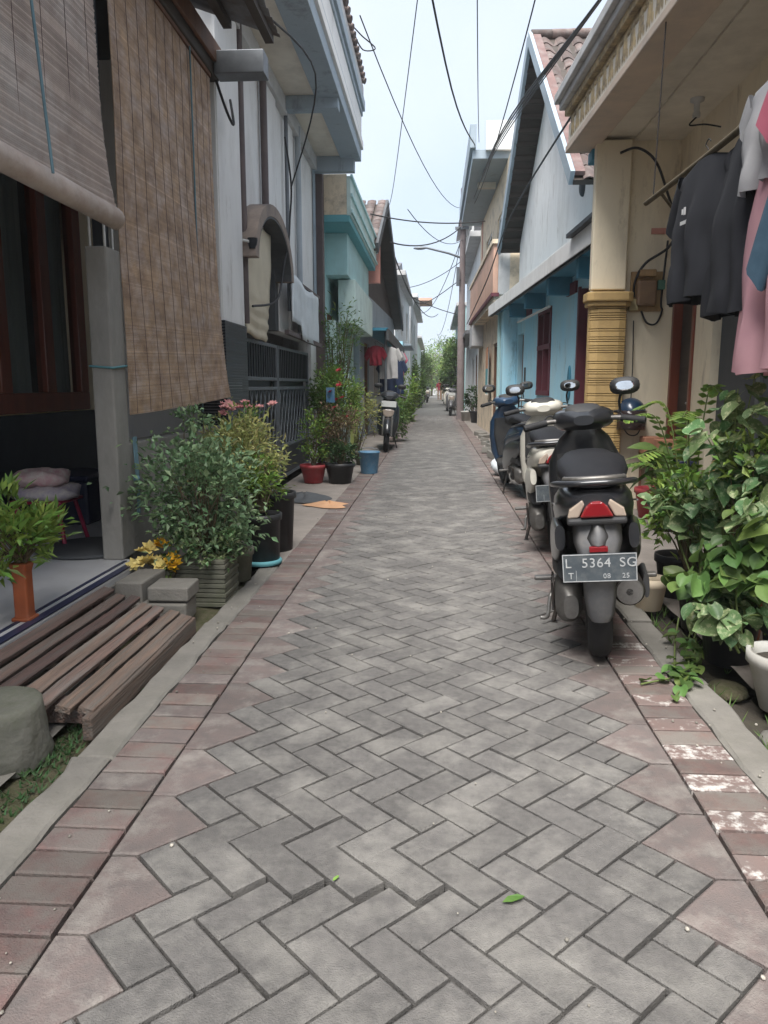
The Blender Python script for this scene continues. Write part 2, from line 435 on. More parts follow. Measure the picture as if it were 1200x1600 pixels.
rr = random.Random(77); pb = MB()
for k in range(170):
    x = rr.choice((-.9, -1.05, .85, .98, 1.02))+rr.gauss(0, .07) if k < 130 else rr.uniform(-.75, .7); y = 1.2+rr.random()**1.6*7; r_ = rr.uniform(.002, .0055)
    pb.r = rr.random(); pb.ball((x, y, .002+r_*.5), (r_, r_*1.3, r_*.7), 6, 4)
pb.obj('pebbles', mat('grit', (.45, .42, .37), (.2, .18, .15), scale=300, rough=.95, rnd=.5), kind='stuff'); tag(bpy.data.objects['pebbles'], 'scattered grit and pebbles along the road edges', 'grit')
# ---------------------------------------------------------------- house materials
mat('white_wall', (.78, .77, .75), (.7, .69, .68), scale=2, grime=.55, rough=.85, bump=.15, bscale=50, stain=(.46, .44, .41), sscale=1.8, samt=.55, stretch=(1, 1, .4), samp=(.5, .75))
mat('cream_wall', (.8, .71, .54), (.73, .64, .49), scale=2, grime=.55, rough=.85, bump=.15, bscale=50, stain=(.42, .36, .28), sscale=2.8, samt=.6, stretch=(1, 1, .25), samp=(.5, .72))
mat('soffit', (.74, .69, .6), (.65, .6, .52), scale=2, rough=.9, stain=(.33, .3, .26), sscale=1.4, samt=.5)
mat('blue_wall', (.36, .68, .84), (.44, .72, .84), scale=2, grime=.55, rough=.8, bump=.12, bscale=40, stain=(.5, .63, .67), sscale=2.5, samt=.6, stretch=(1, 1, .4))
mat('blue_dark', (.06, .25, .36), (.045, .19, .28), scale=3, rough=.7)
mat('teal_wall', (.45, .66, .66), (.37, .58, .6), scale=2, grime=.55, rough=.8, bump=.12, bscale=40, stain=(.4, .5, .46), sscale=2, samt=.4)
mat('teal_deep', (.14, .38, .42), (.11, .32, .36), scale=2, rough=.8)
mat('mint', (.58, .7, .66), (.5, .62, .6), scale=2, grime=.55, rough=.85, stain=(.3, .36, .33), sscale=2, samt=.4)
mat('beige_stained', (.74, .62, .46), (.64, .54, .41), scale=2.5, grime=.55, rough=.9, stain=(.17, .15, .13), sscale=3, samt=.7, samp=(.5, .7))
mat('peach_wall', (.62, .38, .28), (.55, .35, .27), scale=2, grime=.55, rough=.85, stain=(.38, .28, .22), sscale=1.5, samt=.5)
mat('salmon_wall', (.58, .27, .22), (.5, .24, .2), scale=2, rough=.85)
mat('bluegrey', (.34, .4, .45), (.28, .34, .39), scale=2, grime=.55, rough=.7)
mat('grey_paint', (.55, .55, .55), (.46, .46, .46), scale=2, grime=.55, rough=.8, stain=(.2, .2, .2), sscale=1.5, samt=.4)
mat('dark_grey', (.085, .09, .095), (.06, .065, .07), scale=3, rough=.7)
mat('wood_red', (.2, .055, .03), (.13, .034, .02), scale=12, rough=.38, stretch=(1, 1, .1), coat=.2)
mat('wood_dark', (.075, .06, .05), (.045, .036, .03), scale=9, rough=.7, stretch=(.2, .2, 1))
mat('wood_brown', (.2, .1, .06), (.13, .065, .04), scale=9, rough=.6, stretch=(1, 1, .15))
mat('ramp_wood', (.2, .135, .11), (.07, .055, .048), scale=60, rough=.92, bump=1., bscale=120, stretch=(1, .05, 1), rnd=.38, stain=(.24, .22, .2), sscale=30, samt=.6, hue=.02)
mat('maroon', (.16, .04, .055), (.11, .03, .042), scale=4, rough=.6)
mat('iron_black', (.022, .025, .03), (.014, .016, .02), scale=8, rough=.5, metal=.3)
mat('iron_grey', (.17, .185, .2), (.12, .13, .145), scale=8, rough=.5, metal=.4)
mat('pipe_grey', (.42, .46, .5), (.33, .37, .4), scale=3, rough=.55, stain=(.2, .2, .19), sscale=3, samt=.4, stretch=(1, 1, .3))
mat('pipe_brown', (.13, .1, .095), (.09, .07, .07), scale=4, rough=.6)
mat('pipe_white', (.62, .62, .6), (.5, .5, .48), scale=4, rough=.55)
mat('zinc', (.25, .27, .3), (.13, .12, .12), scale=4, rough=.6, metal=.35, stain=(.14, .085, .06), sscale=5, samt=.7)
mat('roof_tile', (.13, .09, .08), (.085, .068, .064), scale=5, rough=.85, bump=.3, bscale=60, rnd=.3, stain=(.22, .21, .2), sscale=7, samt=.55)
mat('dark_tile_and_shade', (.028, .032, .04), (.02, .022, .028), scale=10, rough=.35, rnd=.3)
mat('bamboo_brown', (.52, .36, .235), (.26, .175, .125), scale=7, rough=.75, rnd=.2, stain=(.56, .46, .41), sscale=6, samt=.8, stretch=(1.5, 1, 1.2))
mat('bamboo_grey', (.46, .37, .32), (.32, .26, .225), scale=5, rough=.8, rnd=.2, stain=(.54, .49, .46), sscale=3.5, samt=.8, stretch=(1.5, 1, 1.2))
mat('string_dark', (.04, .035, .035), rough=.9); mat('string_brown', (.17, .12, .12), rough=.9); mat('string_blue', (.16, .27, .32), rough=.8); mat('string_teal', (.1, .25, .28), rough=.8)
mat('tarp_beige', (.6, .53, .4), (.52, .45, .34), scale=4, rough=.7, bump=.2, bscale=12)
mat('sheet_white', (.66, .7, .72), (.56, .6, .63), scale=5, rough=.6, bump=.2, bscale=30, stain=(.4, .42, .42), sscale=4, samt=.4)
mat('yellow_column', (.58, .4, .17), (.48, .33, .14), scale=4, rough=.7, bump=.15, bscale=60, stain=(.26, .17, .08), sscale=3, samt=.5)
mat('cornice_gold', (.62, .48, .28), (.4, .32, .2), scale=18, rough=.85, bump=.4, bscale=60, stain=(.13, .12, .11), sscale=7, samt=.75, samp=(.42, .62))
mat('cornice_plain', (.62, .5, .4), (.52, .43, .36), scale=3, rough=.8, stain=(.3, .28, .26), sscale=2, samt=.5)
mat('glass_dark', (.02, .035, .045), (.03, .05, .055), rough=.06, spec=.6)
mat('curtain', (.5, .58, .58), (.32, .4, .41), scale=5, rough=.9, stretch=(1, 4, .2))
mat('black_rubber', (.018, .018, .02), (.012, .012, .013), scale=20, rough=.75, bump=.2, bscale=200)
mat('cable', (.02, .02, .022), rough=.6)
mat('navy_trim', (.03, .035, .075), rough=.4)
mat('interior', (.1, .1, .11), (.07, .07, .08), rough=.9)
mat('sky_white', (.7, .72, .73), (.6, .62, .63), scale=1.5, grime=.55, rough=.85, stain=(.4, .4, .4), sscale=1.2, samt=.4)

def fn_y(x):      # map (a,b,d) with a=Y, b=Z, d=X
    return lambda a, b, d: (d, a, b)
fx = lambda a, b, d: (d, a, b)          # profile in the YZ plane, extruded along X
fy = lambda a, b, d: (a, d, b)          # profile in the XZ plane, extruded along Y
fz = lambda a, b, d: (a, b, d)
def B(a, b): return MB().box(a, b)

# ---------------------------------------------------------------- left house with bamboo blinds
h = thing('house', (-2.7, 3., 0), 'house with a raised tiled terrace behind bamboo blinds and a low concrete wall', 'house')
B((-2.7, -1.2, -.1), (-1.6, 4.06, .2)).obj('terrace', 'terrace_tile', h, bevel=.008)
B((-2.7, 4.06, -.1), (-1.83, 6.2, .2)).obj('terrace', 'terrace_tile', h)
B((-1.598, -1.2, -.1), (-1.585, 4.0, .165)).obj('terrace_riser', 'concrete', h)
B((-1.64, -1.2, .2), (-1.6, 4.0, .206)).obj('edge_trim', 'navy_trim', h)
B((-1.69, -1.2, .2), (-1.672, 4.0, .204)).obj('edge_trim', 'navy_trim', h)
w = MB().wall((-2.7, -1.2), (-2.7, 6.2), .2, 3.6, .16, [(5.3, 7.05, 1.0, 2.75), (3.0, 4.9, .22, 2.75)]).obj('wall', 'cream_wall', h)
B((-2.699, -1.1, .2), (-2.68, 6.19, .96)).obj('shade_board', 'dark_tile_and_shade', h, bevel=.004)  # dark board paints in the shade on the wall below the windows
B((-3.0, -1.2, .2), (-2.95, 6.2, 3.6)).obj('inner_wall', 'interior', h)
for ya, yb, n in ((4.12, 5.84, 3), (1.82, 3.68, 3)):
    wf = thing('tmp', (0, 0, 0), 'x', 'x'); bpy.data.objects.remove(wf)
    fr = MB(); z0, z1 = .97, 2.74; x0, x1 = -2.74, -2.66
    fr.box((x0, ya, z0), (x1, yb, z0+.13)); fr.box((x0, ya, z1-.1), (x1, yb, z1))
    st = (yb-ya)/n
    for k in range(n+1):
        c = ya+st*k; c = min(max(c, ya+.06), yb-.06)
        fr.box((x0+.002, c-.062, z0+.13), (x1-.002, c+.062, z1-.1))
    win = fr.obj('window', 'wood_red', h, bevel=.006)
    for k in range(n):
        a = ya+st*k+.06; b = a+st-.12
        MB().box((-2.706, a+.005, z0+.13), (-2.70, b-.005, z1-.1)).obj('pane', glass('glass_pane', (.02, .03, .035), alpha=.2) if 'glass_pane' not in MATS else 'glass_pane', win)
        cu = MB(); rings = []
        for t in range(25):
            y = a+(b-a)*t/24; xx = -2.79+.018*math.sin(t*1.9+k)
            rings.append([(xx, y, z0+.1), (xx-.004, y, z0+.8), (xx, y, z1-.08)])
        cu.loft(rings, caps=False, closed=False).obj('curtain', 'curtain', win)
# pillar, low wall
MB().box((-1.815, 4.02, .2), (-1.70, 4.2, 1.86)).obj('pillar', 'concrete_wall', h, bevel=.01)
MB().box((-1.83, 4.2, -.08), (-1.715, 6.19, .83)).obj('low_wall', 'concrete_wall', h, bevel=.012)
MB().box((-1.79, 4.07, 1.86), (-1.735, 4.15, 3.45)).obj('post', 'iron_black', h, bevel=.004)
b = MB()
for yy in (4.06, 4.16):
    for xx in (-1.80, -1.722): b.tube([(xx, yy, 1.8), (xx, yy, 2.06)], .007, 6)
b.obj('reinforcing_bar', 'pipe_white', h)
B((-1.79, -1.2, 3.42), (-1.66, 6.19, 3.58)).obj('beam', 'wood_dark', h, bevel=.01)
B((-1.655, -1.2, 3.50), (-1.63, 6.19, 3.64)).obj('fascia', 'wood_brown', h, bevel=.004)
B((-2.7, -1.2, 3.6), (-1.79, 6.19, 3.64)).obj('ceiling', 'dark_grey', h)
B((-1.655, 6.02, 3.42), (-1.28, 6.19, 3.58)).obj('bracket_beam', 'iron_grey', h, bevel=.006)
# corrugated awning
b = MB(); rings = []
N = 230
for i in range(N+1):
    y = -1.2+(5.9+1.2)*i/N; dz = .012*math.sin(i*math.pi/2+.01)
    rings.append([(-2.2, y, 3.97+dz), (-1.65, y, 3.78+dz), (-1.13, y, 3.6+dz)])
b.loft(rings, caps=False, closed=False).obj('awning_sheet', 'zinc', h, solid=.003)
for xx, zz in ((-1.2, 3.595), (-1.5, 3.70)):
    B((xx-.03, -1.2, zz-.05), (xx+.03, 5.86, zz)).obj('purlin', 'wood_dark', h)
B((-2.7, -1.2, 3.66), (-2.2, 6.19, 5.6)).obj('upper_wall', 'grey_paint', h)
# teal string round the pillar, blue strap on the wall
tag(MB().tube([(-1.822, 4.015, 1.25), (-1.695, 4.01, 1.24), (-1.692, 4.2, 1.255)], .006, 6).obj('string', 'string_teal'), 'thin teal string tied round the bare concrete pillar', 'string')
s = MB()
for k in range(3): s.tube(spline([(-1.71, 4.27+.02*k, .86), (-1.70, 4.26+.02*k, .7), (-1.702, 4.28+.01*k, .55), (-1.70, 4.25+.02*k, .42)], 6), .005, 5)
s.ball((-1.703, 4.275, .62), .022, 8, 6)
tag(s.obj('strap', 'string_blue'), 'knotted blue strap hanging on the low concrete wall', 'strap')

# bamboo blinds: every stick is real, joined because each is only a few pixels high
def blind(xp, y0, y1, z0, z1, m, label, roll=False, flare=0., tilt=0., bulge=0., seed=1):
    rg = random.Random(seed)
    root = thing('bamboo_blind', (xp, (y0+y1)/2, z1), label, 'bamboo blind')
    b = MB(); p = .0088; n = int((z1-z0)/p); rows = []
    for k in range(n):
        t = k/n; z = z0+p*k; b.r = rg.random()*.6+.4*(.5+.5*noise.noise((k*.09, seed, 0)))
        segs = 10; pts = []
        e1 = y1+flare*(1-t)**3+.004*rg.gauss(0, 1)
        for j in range(segs+1):
            u = j/segs; y = y0+(e1-y0)*u
            x = xp+bulge*math.sin(math.pi*min(1, u))*(1-t)**2+.011*noise.noise((y*1.6, z*1.3, seed))+.05*(flare > 0)*(u**6)*(1-t)**6
            pts.append(Vector((x, y, z+tilt*u*(1-t)+.003*noise.noise((y*3, z*9, seed)))))
        rings = [[q+Vector((.0022, 0, -p*.46)), q+Vector((.0022, 0, p*.46)), q+Vector((-.0022, 0, p*.46)), q+Vector((-.0022, 0, -p*.46))] for q in pts]
        b.loft(rings, True, False)
    b.obj('sticks', m, root, kind='stuff')
    st = MB(); nn = 12
    for j in range(nn):
        y = y0+(y1-y0)*(j+.5)/nn; u = (j+.5)/nn
        pts = []
        for i in range(25):
            t = i/24; z = z0+(z1-z0)*t; yy = y+flare*(1-t)**3*u
            x = xp+bulge*math.sin(math.pi*u)*(1-t)**2+.011*noise.noise((yy*1.6, z*1.3, seed))
            pts.append((x+.004, yy, z+tilt*u*(1-t)))
        st.tube(pts, .0013, 4, False)
    st.obj('stitching', 'string_brown', root)
    if roll:
        rings = []; segs = 14
        for j in range(segs+1):
            u = j/segs; y = y0+(y1+.05-y0)*u; c = Vector((xp+.035, y, z0+tilt*u-.02))
            rings.append([c+Vector((.042*math.cos(a)*(1+.05*math.sin(3*a+j)+.06*(q % 2)), 0, .05*math.sin(a)*(1+.06*(q % 2))*(1+.07*noise.noise((j, a, 1))))) for q, a in [(q, 2*math.pi*q/28) for q in range(28)]])
        rb = MB(); rb.r = .5; rb.loft(rings); rb.obj('roll', m, root)
    # pull cord
    MB().tube(seg((xp+.016, y0+(y1-y0)*.72, z1), (xp+.1*roll+.012, y0+(y1-y0)*.72, z0-.03), 8), .006, 6).obj('cord', 'string_blue', root)
    MB().box((xp-.012, y0, z1-.005), (xp+.012, y1, z1+.03)).obj('head_rail', 'wood_brown', root)
    return root
blind(-1.615, 1.2, 3.83, 2.0, 3.44, 'bamboo_grey', 'greyish bamboo blind rolled half up over the terrace entrance', roll=True, tilt=-.02, flare=.03, seed=3)
blind(-1.688, 4.19, 6.02, .99, 3.40, 'bamboo_brown', 'brown bamboo blind let down over the low concrete wall', tilt=.07, flare=.13, bulge=.06, seed=8)

# ---------------------------------------------------------------- white two-storey house with the gate
h = thing('house', (-1.75, 9., 0), 'white two storey house with heavy cornice, arch canopy and black gate', 'house')
MB().wall((-1.75, 6.2), (-1.75, 11.6), 0, 4.3, .18, [(.78, 2.55, 0, 2.72), (2.55, 4.75, 0, 1.75)]).obj('wall', 'white_wall', h)
MB().wall((-4.5, 6.2), (-1.93, 6.2), 0, 6.2, .15).obj('side_wall', 'white_wall', h)
B((-1.75, 6.205, 1.66), (-1.69, 6.9, 4.26)).obj('pillar', 'white_wall', h, bevel=.008)
B((-1.93, 6.195, .85), (-1.70, 6.26, 4.26)).obj('pillar_return', 'white_wall', h, bevel=.006)
b = MB(); z = .02
while z < 1.655:
    b.r = rg.random(); b.box((-1.93, 6.185, z), (-1.676, 6.905, z+.021)); z += .0235
b.obj('tile_cladding', 'dark_tile_and_shade', h, kind='stuff')
B((-3.2, 6.95, 0), (-3.1, 11.6, 3.4)).obj('inner_wall', 'grey_paint', h)
B((-3.1, 6.36, 0), (-1.93, 11.45, .05)).obj('yard_floor', 'concrete', h)
B((-3.1, 11.45, 0), (-1.93, 11.6, 4.3)).obj('far_wall', 'white_wall', h)
B((-3.1, 6.36, 2.9), (-1.93, 11.45, 3.0)).obj('inner_slab', 'soffit', h)
for y0, y1, x in ((8.05, 8.62, -1.715), (9.3, 9.62, -1.72), (10.0, 10.2, -1.725)):
    B((-1.75, y0, 1.78 if y0 > 8.8 else 2.86), (x, y1, 4.26)).obj('pilaster', 'white_wall', h, bevel=.006)
for y, r, m, zb in ((7.93, .035, 'pipe_brown', 2.85), (7.0, .03, 'pipe_brown', 1.7), (9.1, .022, 'iron_grey', 2.0), (9.85, .035, 'pipe_grey', 1.8)):
    MB().tube([(-1.70, y, 4.24), (-1.70, y, zb)], r, 10).obj('downpipe', m, h)
MB().box((-1.76, 11.42, 0), (-1.63, 11.58, 4.75)).obj('corner_post', 'pipe_brown', h, bevel=.01)
MB().box((-1.74, 11.22, 1.8), (-1.728, 11.42, 4.26)).obj('wall_panel', 'bluegrey', h)
# cornice
def prof_y(name, prof, y0, y1, m, parent, bevel=.004):
    return MB().prism(prof, fy, y0, y1).obj(name, m, parent, bevel=bevel)
prof_y('slab', [(-3.2, 4.3), (-1.1, 4.3), (-1.1, 5.0), (-3.2, 5.0)][::-1], 5.9, 11.42, 'soffit', h)
for z0, z1, x, m in ((4.262, 4.42, -1.075, 'bluegrey'), (4.42, 4.52, -1.045, 'white_wall'), (4.52, 4.58, -1.06, 'bluegrey'), (4.58, 4.86, -1.07, 'white_wall'), (4.86, 4.93, -1.05, 'bluegrey'), (4.93, 5.06, -1.02, 'bluegrey'), (5.06, 5.24, -1.04, 'grey_paint')):
    B((-1.35, 5.9, z0), (x, 11.44+(x+1.1)*.6, z1)).obj('moulding', m, h, bevel=.006)
B((-1.76, 11.28, 4.1), (-1.16, 11.43, 4.3)).obj('cross_beam', 'bluegrey', h, bevel=.005)
B((-1.76, 9.0, 4.16), (-1.1, 9.16, 4.3)).obj('cross_beam', 'bluegrey', h, bevel=.005)
B((-1.80, 5.9, 4.12), (-1.68, 11.43, 4.3)).obj('wall_beam', 'grey_paint', h, bevel=.005)
b = MB()
for k in range(28):
    b.r = rg.random(); y = 5.9+k*.2
    b.tube([(-1.0, y, 5.26), (-1.3, y, 5.42), (-2.6, y, 6.05)], .075, 8, sy=.5)
b.obj('roof_tiles', 'roof_tile', h, kind='stuff')
B((-3.2, 5.9, 4.98), (-1.3, 11.4, 5.3)).obj('roof_base', 'grey_paint', h)
# arch canopy over the opening
b = MB(); c = (7.83, 2.27); n = 22; out = []; inn = []
for i in range(n+1):
    a = math.pi*i/n
    out.append((c[0]-.92*math.cos(a), c[1]+.60*math.sin(a))); inn.append((c[0]-.80*math.cos(a), c[1]+.49*math.sin(a)))
rings = []
for o_, i_ in zip(out, inn):
    rings.append([(-1.575, *o_), (-1.575, *i_), (-1.95, *i_), (-1.95, *o_)])
b.loft(rings, True, False).obj('arch_canopy', mat('arch_brown', (.3, .24, .2), (.24, .195, .17), scale=4, rough=.9, stain=(.14, .12, .11), sscale=4, samt=.5), h, bevel=.005)
b = MB(); rings = []
for i in range(n+1):
    a = math.pi*i/n
    p = (c[0]-.797*math.cos(a), c[1]+.487*math.sin(a)); q = (c[0]-.78*math.cos(a), c[1]+.47*math.sin(a))
    rings.append([(-1.58, *p), (-1.58, *q), (-1.95, *q), (-1.95, *p)])
b.loft(rings, True, False).obj('arch_shade', 'dark_grey', h)  # shade of the arch underside, painted in as a dark grey layer
MB().box((-1.93, 8.58, 1.75), (-1.76, 8.8, 2.72)).obj('jamb', 'dark_grey', h)
B((-1.95, 8.12, 1.7), (-1.92, 8.15, 2.3)).obj('window_bar', 'maroon', h)
B((-2.3, 7.2, 1.75), (-2.27, 8.55, 2.7)).obj('inner_panel', 'grey_paint', h)
# wall lamp by the arch
l = thing('wall_lamp', (-1.68, 6.93, 2.38), 'small black spotlight bolted beside the arch canopy', 'lamp')
MB().tube([(-1.69, 6.9, 2.4), (-1.64, 6.9, 2.39), (-1.61, 6.93, 2.37)], .012, 8).obj('bracket', 'pipe_white', l)
MB().lathe([(.03, 0), (.045, .07), (.045, .09)], (-1.61, 6.93, 2.33), 12).obj('lamp_head', 'iron_black', l)
# beige roller tarp
b = MB(); rings = []
for i in range(41):
    t = i/40; z = 2.68-1.06*t; amp = .012*max(0, t-.55)/.45
    rings.append([(-1.72+.02*math.sin(t*3)+amp*math.sin(t*60)+.01*noise.noise((u*3, t*5, 1)), 7.02+(1.2-.35*t)*u, z-.04*t*u+.02*noise.noise((u*3, t*3, 5))) for u in [j/10 for j in range(11)]])
tag(b.loft(rings, False, True, closed=False).obj('roller_curtain', 'tarp_beige', solid=.006), 'beige canvas roller curtain bunched at the bottom above the black gate', 'curtain')
# white plastic sheet
b = MB(); rings = []
for i in range(25):
    u = i/24; y = 8.72+1.95*u; zt = 2.36+.03*math.sin(u*9)-.05*u; zb = (1.86 if u < .3 else 1.70)-.03*u
    rings.append([(-1.60+.008*math.sin(u*21)*(.4+.6*s)+.012*noise.noise((u*6, s*4, 2)), y, zt+(zb-zt)*s) for s in [j/8 for j in range(9)]])
tag(b.loft(rings, False, True, closed=False).obj('plastic_sheet', 'sheet_white', solid=.005), 'ragged white plastic sheet hung beside the gate of the white house', 'sheet')
b = MB(); b.bar((-1.66, 8.7, 2.37), (-1.6, 10.75, 2.33), .03); b.bar((-1.66, 8.7, 1.74), (-1.6, 10.8, 1.69), .05)
b.obj('sheet_rail', 'pipe_brown', h)
# gate
g = thing('gate', (-1.8, 9., 0), 'black iron gate with diamond lattice and solid panels', 'gate')
for y0, y1 in ((6.98, 8.75), (8.79, 10.9)):
    f = MB()
    for z in (.06, .42, 1.1, 1.2, 1.56): f.box((-1.815, y0, z), (-1.785, y1, z+.035))
    for y in (y0, y1-.04): f.box((-1.817, y, .06), (-1.783, y+.04, 1.595))
    f.obj('gate_frame', 'iron_grey', g, bevel=.003)
    MB().box((-1.806, y0+.04, .09), (-1.798, y1-.04, .43)).obj('lower_panel', 'iron_black', g)
    MB().box((-1.806, y0+.04, 1.235), (-1.798, y1-.04, 1.56)).obj('upper_panel', 'iron_black', g)
    b = MB(); y = y0+.1
    while y < y1-.05: b.box((-1.80, y, 1.235), (-1.789, y+.012, 1.56)); y += .11
    b.obj('panel_ribs', 'iron_black', g)
    b = MB(); hh = .645; st = .2; y = y0-.35
    while y < y1+.3:
        for d in (1, -1):
            ya, yb = y, y+d*.35; za, zb = .455, 1.1
            # clip to the leaf
            def cl(p, q, lim, lo):
                if lo and p[0] < lim: t = (lim-p[0])/(q[0]-p[0]); return (lim, p[1]+t*(q[1]-p[1]))
                if not lo and p[0] > lim: t = (lim-p[0])/(q[0]-p[0]); return (lim, p[1]+t*(q[1]-p[1]))
                return p
            P0, P1 = (ya, za), (yb, zb)
            if max(ya, yb) < y0+.05 or min(ya, yb) > y1-.05: continue
            P0 = cl(P0, P1, y0+.04, True); P1 = cl(P1, P0, y0+.04, True); P0 = cl(P0, P1, y1-.04, False); P1 = cl(P1, P0, y1-.04, False)
            b.bar((-1.80+.004*d, *P0), (-1.80+.004*d, *P1), .018, .008, up=(1, 0, 0))
        y += st
    b.obj('lattice', 'iron_grey', g)
    MB().box((-1.86, y0+.05, .4), (-1.85, y1-.05, 1.2)).obj('backing_sheet', 'iron_black', g)
MB().tube([(-1.70, 10.95, 0), (-1.70, 10.95, 1.13), (-1.70, 11.2, 1.17)], .025, 8).obj('white_pipe', 'pipe_white', g)

# ---------------------------------------------------------------- teal house with a cantilevered parapet
h = thing('house', (-1.75, 14., 0), 'teal green house with stained parapet box jutting over the alley', 'house')
MB().wall((-1.75, 11.62), (-1.75, 16.6), 0, 3.52, .2, [(1.0, 1.7, 0, 2.3), (2.3, 3.5, .9, 2.1)]).obj('wall', 'teal_wall', h)
B((-5, 11.62, 0), (-1.96, 11.8, 3.5)).obj('side_wall', 'teal_wall', h)
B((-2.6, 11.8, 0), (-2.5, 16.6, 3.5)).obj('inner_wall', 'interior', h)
B((-5, 11.66, 3.5), (-1.27, 16.55, 3.6)).obj('slab', 'teal_deep', h, bevel=.006)
B((-5, 11.66, 3.6), (-1.31, 11.8, 4.16)).obj('parapet_end', 'beige_stained', h, bevel=.006)
B((-1.31, 11.655, 3.59), (-1.25, 16.55, 4.13)).obj('parapet', 'mint', h, bevel=.006)
for z in (3.62, 3.84, 4.10): B((-1.252, 11.64, z), (-1.22, 16.57, z+.05)).obj('parapet_band', 'teal_wall', h, bevel=.005)
B((-1.6, 12.9, 2.15), (-1.32, 16.4, 2.85)).obj('awning_box', 'mint', h, bevel=.006)
B((-1.75, 12.5, 2.87), (-1.4, 16.4, 3.5)).obj('awning_recess', 'teal_wall', h, bevel=.005)
for y in (12.3, 13.2, 14.9): B((-1.70, y, 0), (-1.58, y+.12, 2.16)).obj('column', 'mint', h, bevel=.006)
d = B((-1.80, 12.63, 0), (-1.76, 13.31, 2.3)).obj('door', 'wood_brown', h)
w = B((-1.84, 13.93, .9), (-1.80, 15.11, 2.1)).obj('window', 'glass_dark', h)
for y in (13.93, 14.5, 15.07): B((-1.80, y, .9), (-1.77, y+.05, 2.1)).obj('frame', 'wood_brown', w)
# boundary wall with gate pillar, half hidden by plants
B((-1.5, 11.9, -.05), (-1.40, 12.9, 1.05)).obj('fence_wall', 'mint', h, bevel=.006)
MB().prism([(12.0, 1.05), (13.3, 1.05), (13.3, 1.2), (12.0, 1.65)], fx, -1.48, -1.42).obj('fence_coping', 'mint', h)
B((-1.36, 12.35, -.05), (-1.24, 12.47, 1.02)).obj('gate_pillar', mat('lime_paint', (.5, .52, .18), (.42, .46, .16), rough=.8), h, bevel=.006)

# ---------------------------------------------------------------- tiled gable houses
TILE = None
def tile_mesh():
    global TILE
    if TILE: return TILE
    b = MB(); n = 8; rings = []
    for v in (0, 1):
        rings.append([(-.125+.25*j/n, -.17+.34*v, .028*math.sin(2*math.pi*j/n)+.018-.025*v) for j in range(n+1)])
    top = rings; bot = [[(p[0], p[1], p[2]-.014) for p in r] for r in rings]
    b.loft(top, False, True, closed=False); b.loft([r[::-1] for r in bot], False, True, closed=False)
    b.add(top[0]+bot[0], [(j+1, j, n+1+j, n+2+j) for j in range(n)])
    TILE = b.mesh('tile'); TILE.materials.append(MATS['roof_tile']); return TILE
def tiled_slope(parent, e0, e1, r0, r1, name='tile', limit=300, inset_m=.02):
    """tiles between the eave line e0->e1 and ridge line r0->r1, offset by the parent's place"""
    w = Vector((0, 0, 0)); q = parent
    while q is not None: w += q.location; q = q.parent
    e0, e1, r0, r1 = [Vector(p)-w for p in (e0, e1, r0, r1)]
    u = (e1-e0); v = (r0-e0); nu = max(1, round(u.length/.235)); nv = max(1, round(v.length/.285))
    a = u.normalized(); n = a.cross(v).normalized()
    if n.z < 0: n = -n
    bb = n.cross(a)
    if bb.dot(v) < 0: a = -a; bb = n.cross(a)
    M = Matrix((a, bb, n)).transposed(); k = 0; rg = random.Random(9); me = tile_mesh()
    for j in range(nv):
        for i in range(nu):
            s, t = (i+.5)/nu, (j+.5)/nv
            p = e0.lerp(e1, s).lerp(r0.lerp(r1, s), t)+n*(.012+rg.uniform(-.004, .004))
            rot = (M @ Euler((rg.gauss(.03, .012), rg.gauss(0, .015), rg.gauss(0, .02))).to_matrix()).to_euler()
            inst(me, name, parent, p, rot, (u.length/nu/.235, 1, 1)); k += 1
    return k
# right: pale gable over blue ground floor.  Its street face runs askew
def RX(y, x0=1.84, y0=8., x1=1.40, y1=16.): return x0+(x1-x0)*(y-y0)/(y1-y0)
h = thing('house', (1.8, 12., 0), 'pale gable house with bright blue ground floor, maroon window and tiled roof', 'house')
p0 = (RX(15.4), 15.4); p1 = (RX(7.4), 7.4)
Lw = math.hypot(p1[0]-p0[0], p1[1]-p0[1])
sw = lambda y: (15.4-y)/8*Lw
MB().wall(p0, p1, -.05, 2.6, .18, [(sw(14.35), sw(13.75), 0, 2.05), (sw(12.35), sw(11.45), 1.05, 2.2), (sw(9.75), sw(9.0), 0, 2.3)]).obj('wall', 'blue_wall', h)
def on(y, off=0.): 
    a = Vector((p1[0]-p0[0], p1[1]-p0[1])).normalized(); n = Vector((a.y, -a.x))  # outward to the street
    return Vector((RX(y), y))+n*off
def skewbox(y0, y1, o0, o1, z0, z1):
    a, b_, c_, d_ = on(y0, o0), on(y1, o0), on(y1, o1), on(y0, o1)
    return MB().prism([tuple(a), tuple(b_), tuple(c_), tuple(d_)], fz, z0, z1)
B((2.6, 7.4, 0), (2.7, 15.4, 2.6)).obj('inner_wall', 'interior', h)
skewbox(13.77, 14.33, -.12, -.08, 0, 2.05).obj('door', 'wood_brown', h)
d = skewbox(9.02, 9.73, -.12, -.08, 0, 2.3).obj('door', 'maroon', h)
for y in (9.0, 9.68): skewbox(y, y+.07, -.08, .03, 0, 2.32).obj('door_frame', 'maroon', d)
w = skewbox(11.45, 12.35, -.1, -.08, 1.05, 2.2).obj('window', 'glass_dark', h)
for y in (11.4, 11.86, 12.30): skewbox(y, y+.07, -.08, .02, 1.0, 2.25).obj('frame', 'maroon', w)
for z in (1.0, 1.68, 2.2): skewbox(11.4, 12.37, -.07, .025, z, z+.07).obj('frame', 'maroon', w)
for y in (9.9, 13.0): skewbox(y, y+.5, .0, .03, 2.28, 2.42).obj('vent', 'maroon', h)
skewbox(14.5, 14.8, .0, .25, 0, 2.55).obj('pilaster', 'blue_wall', h, bevel=.01)
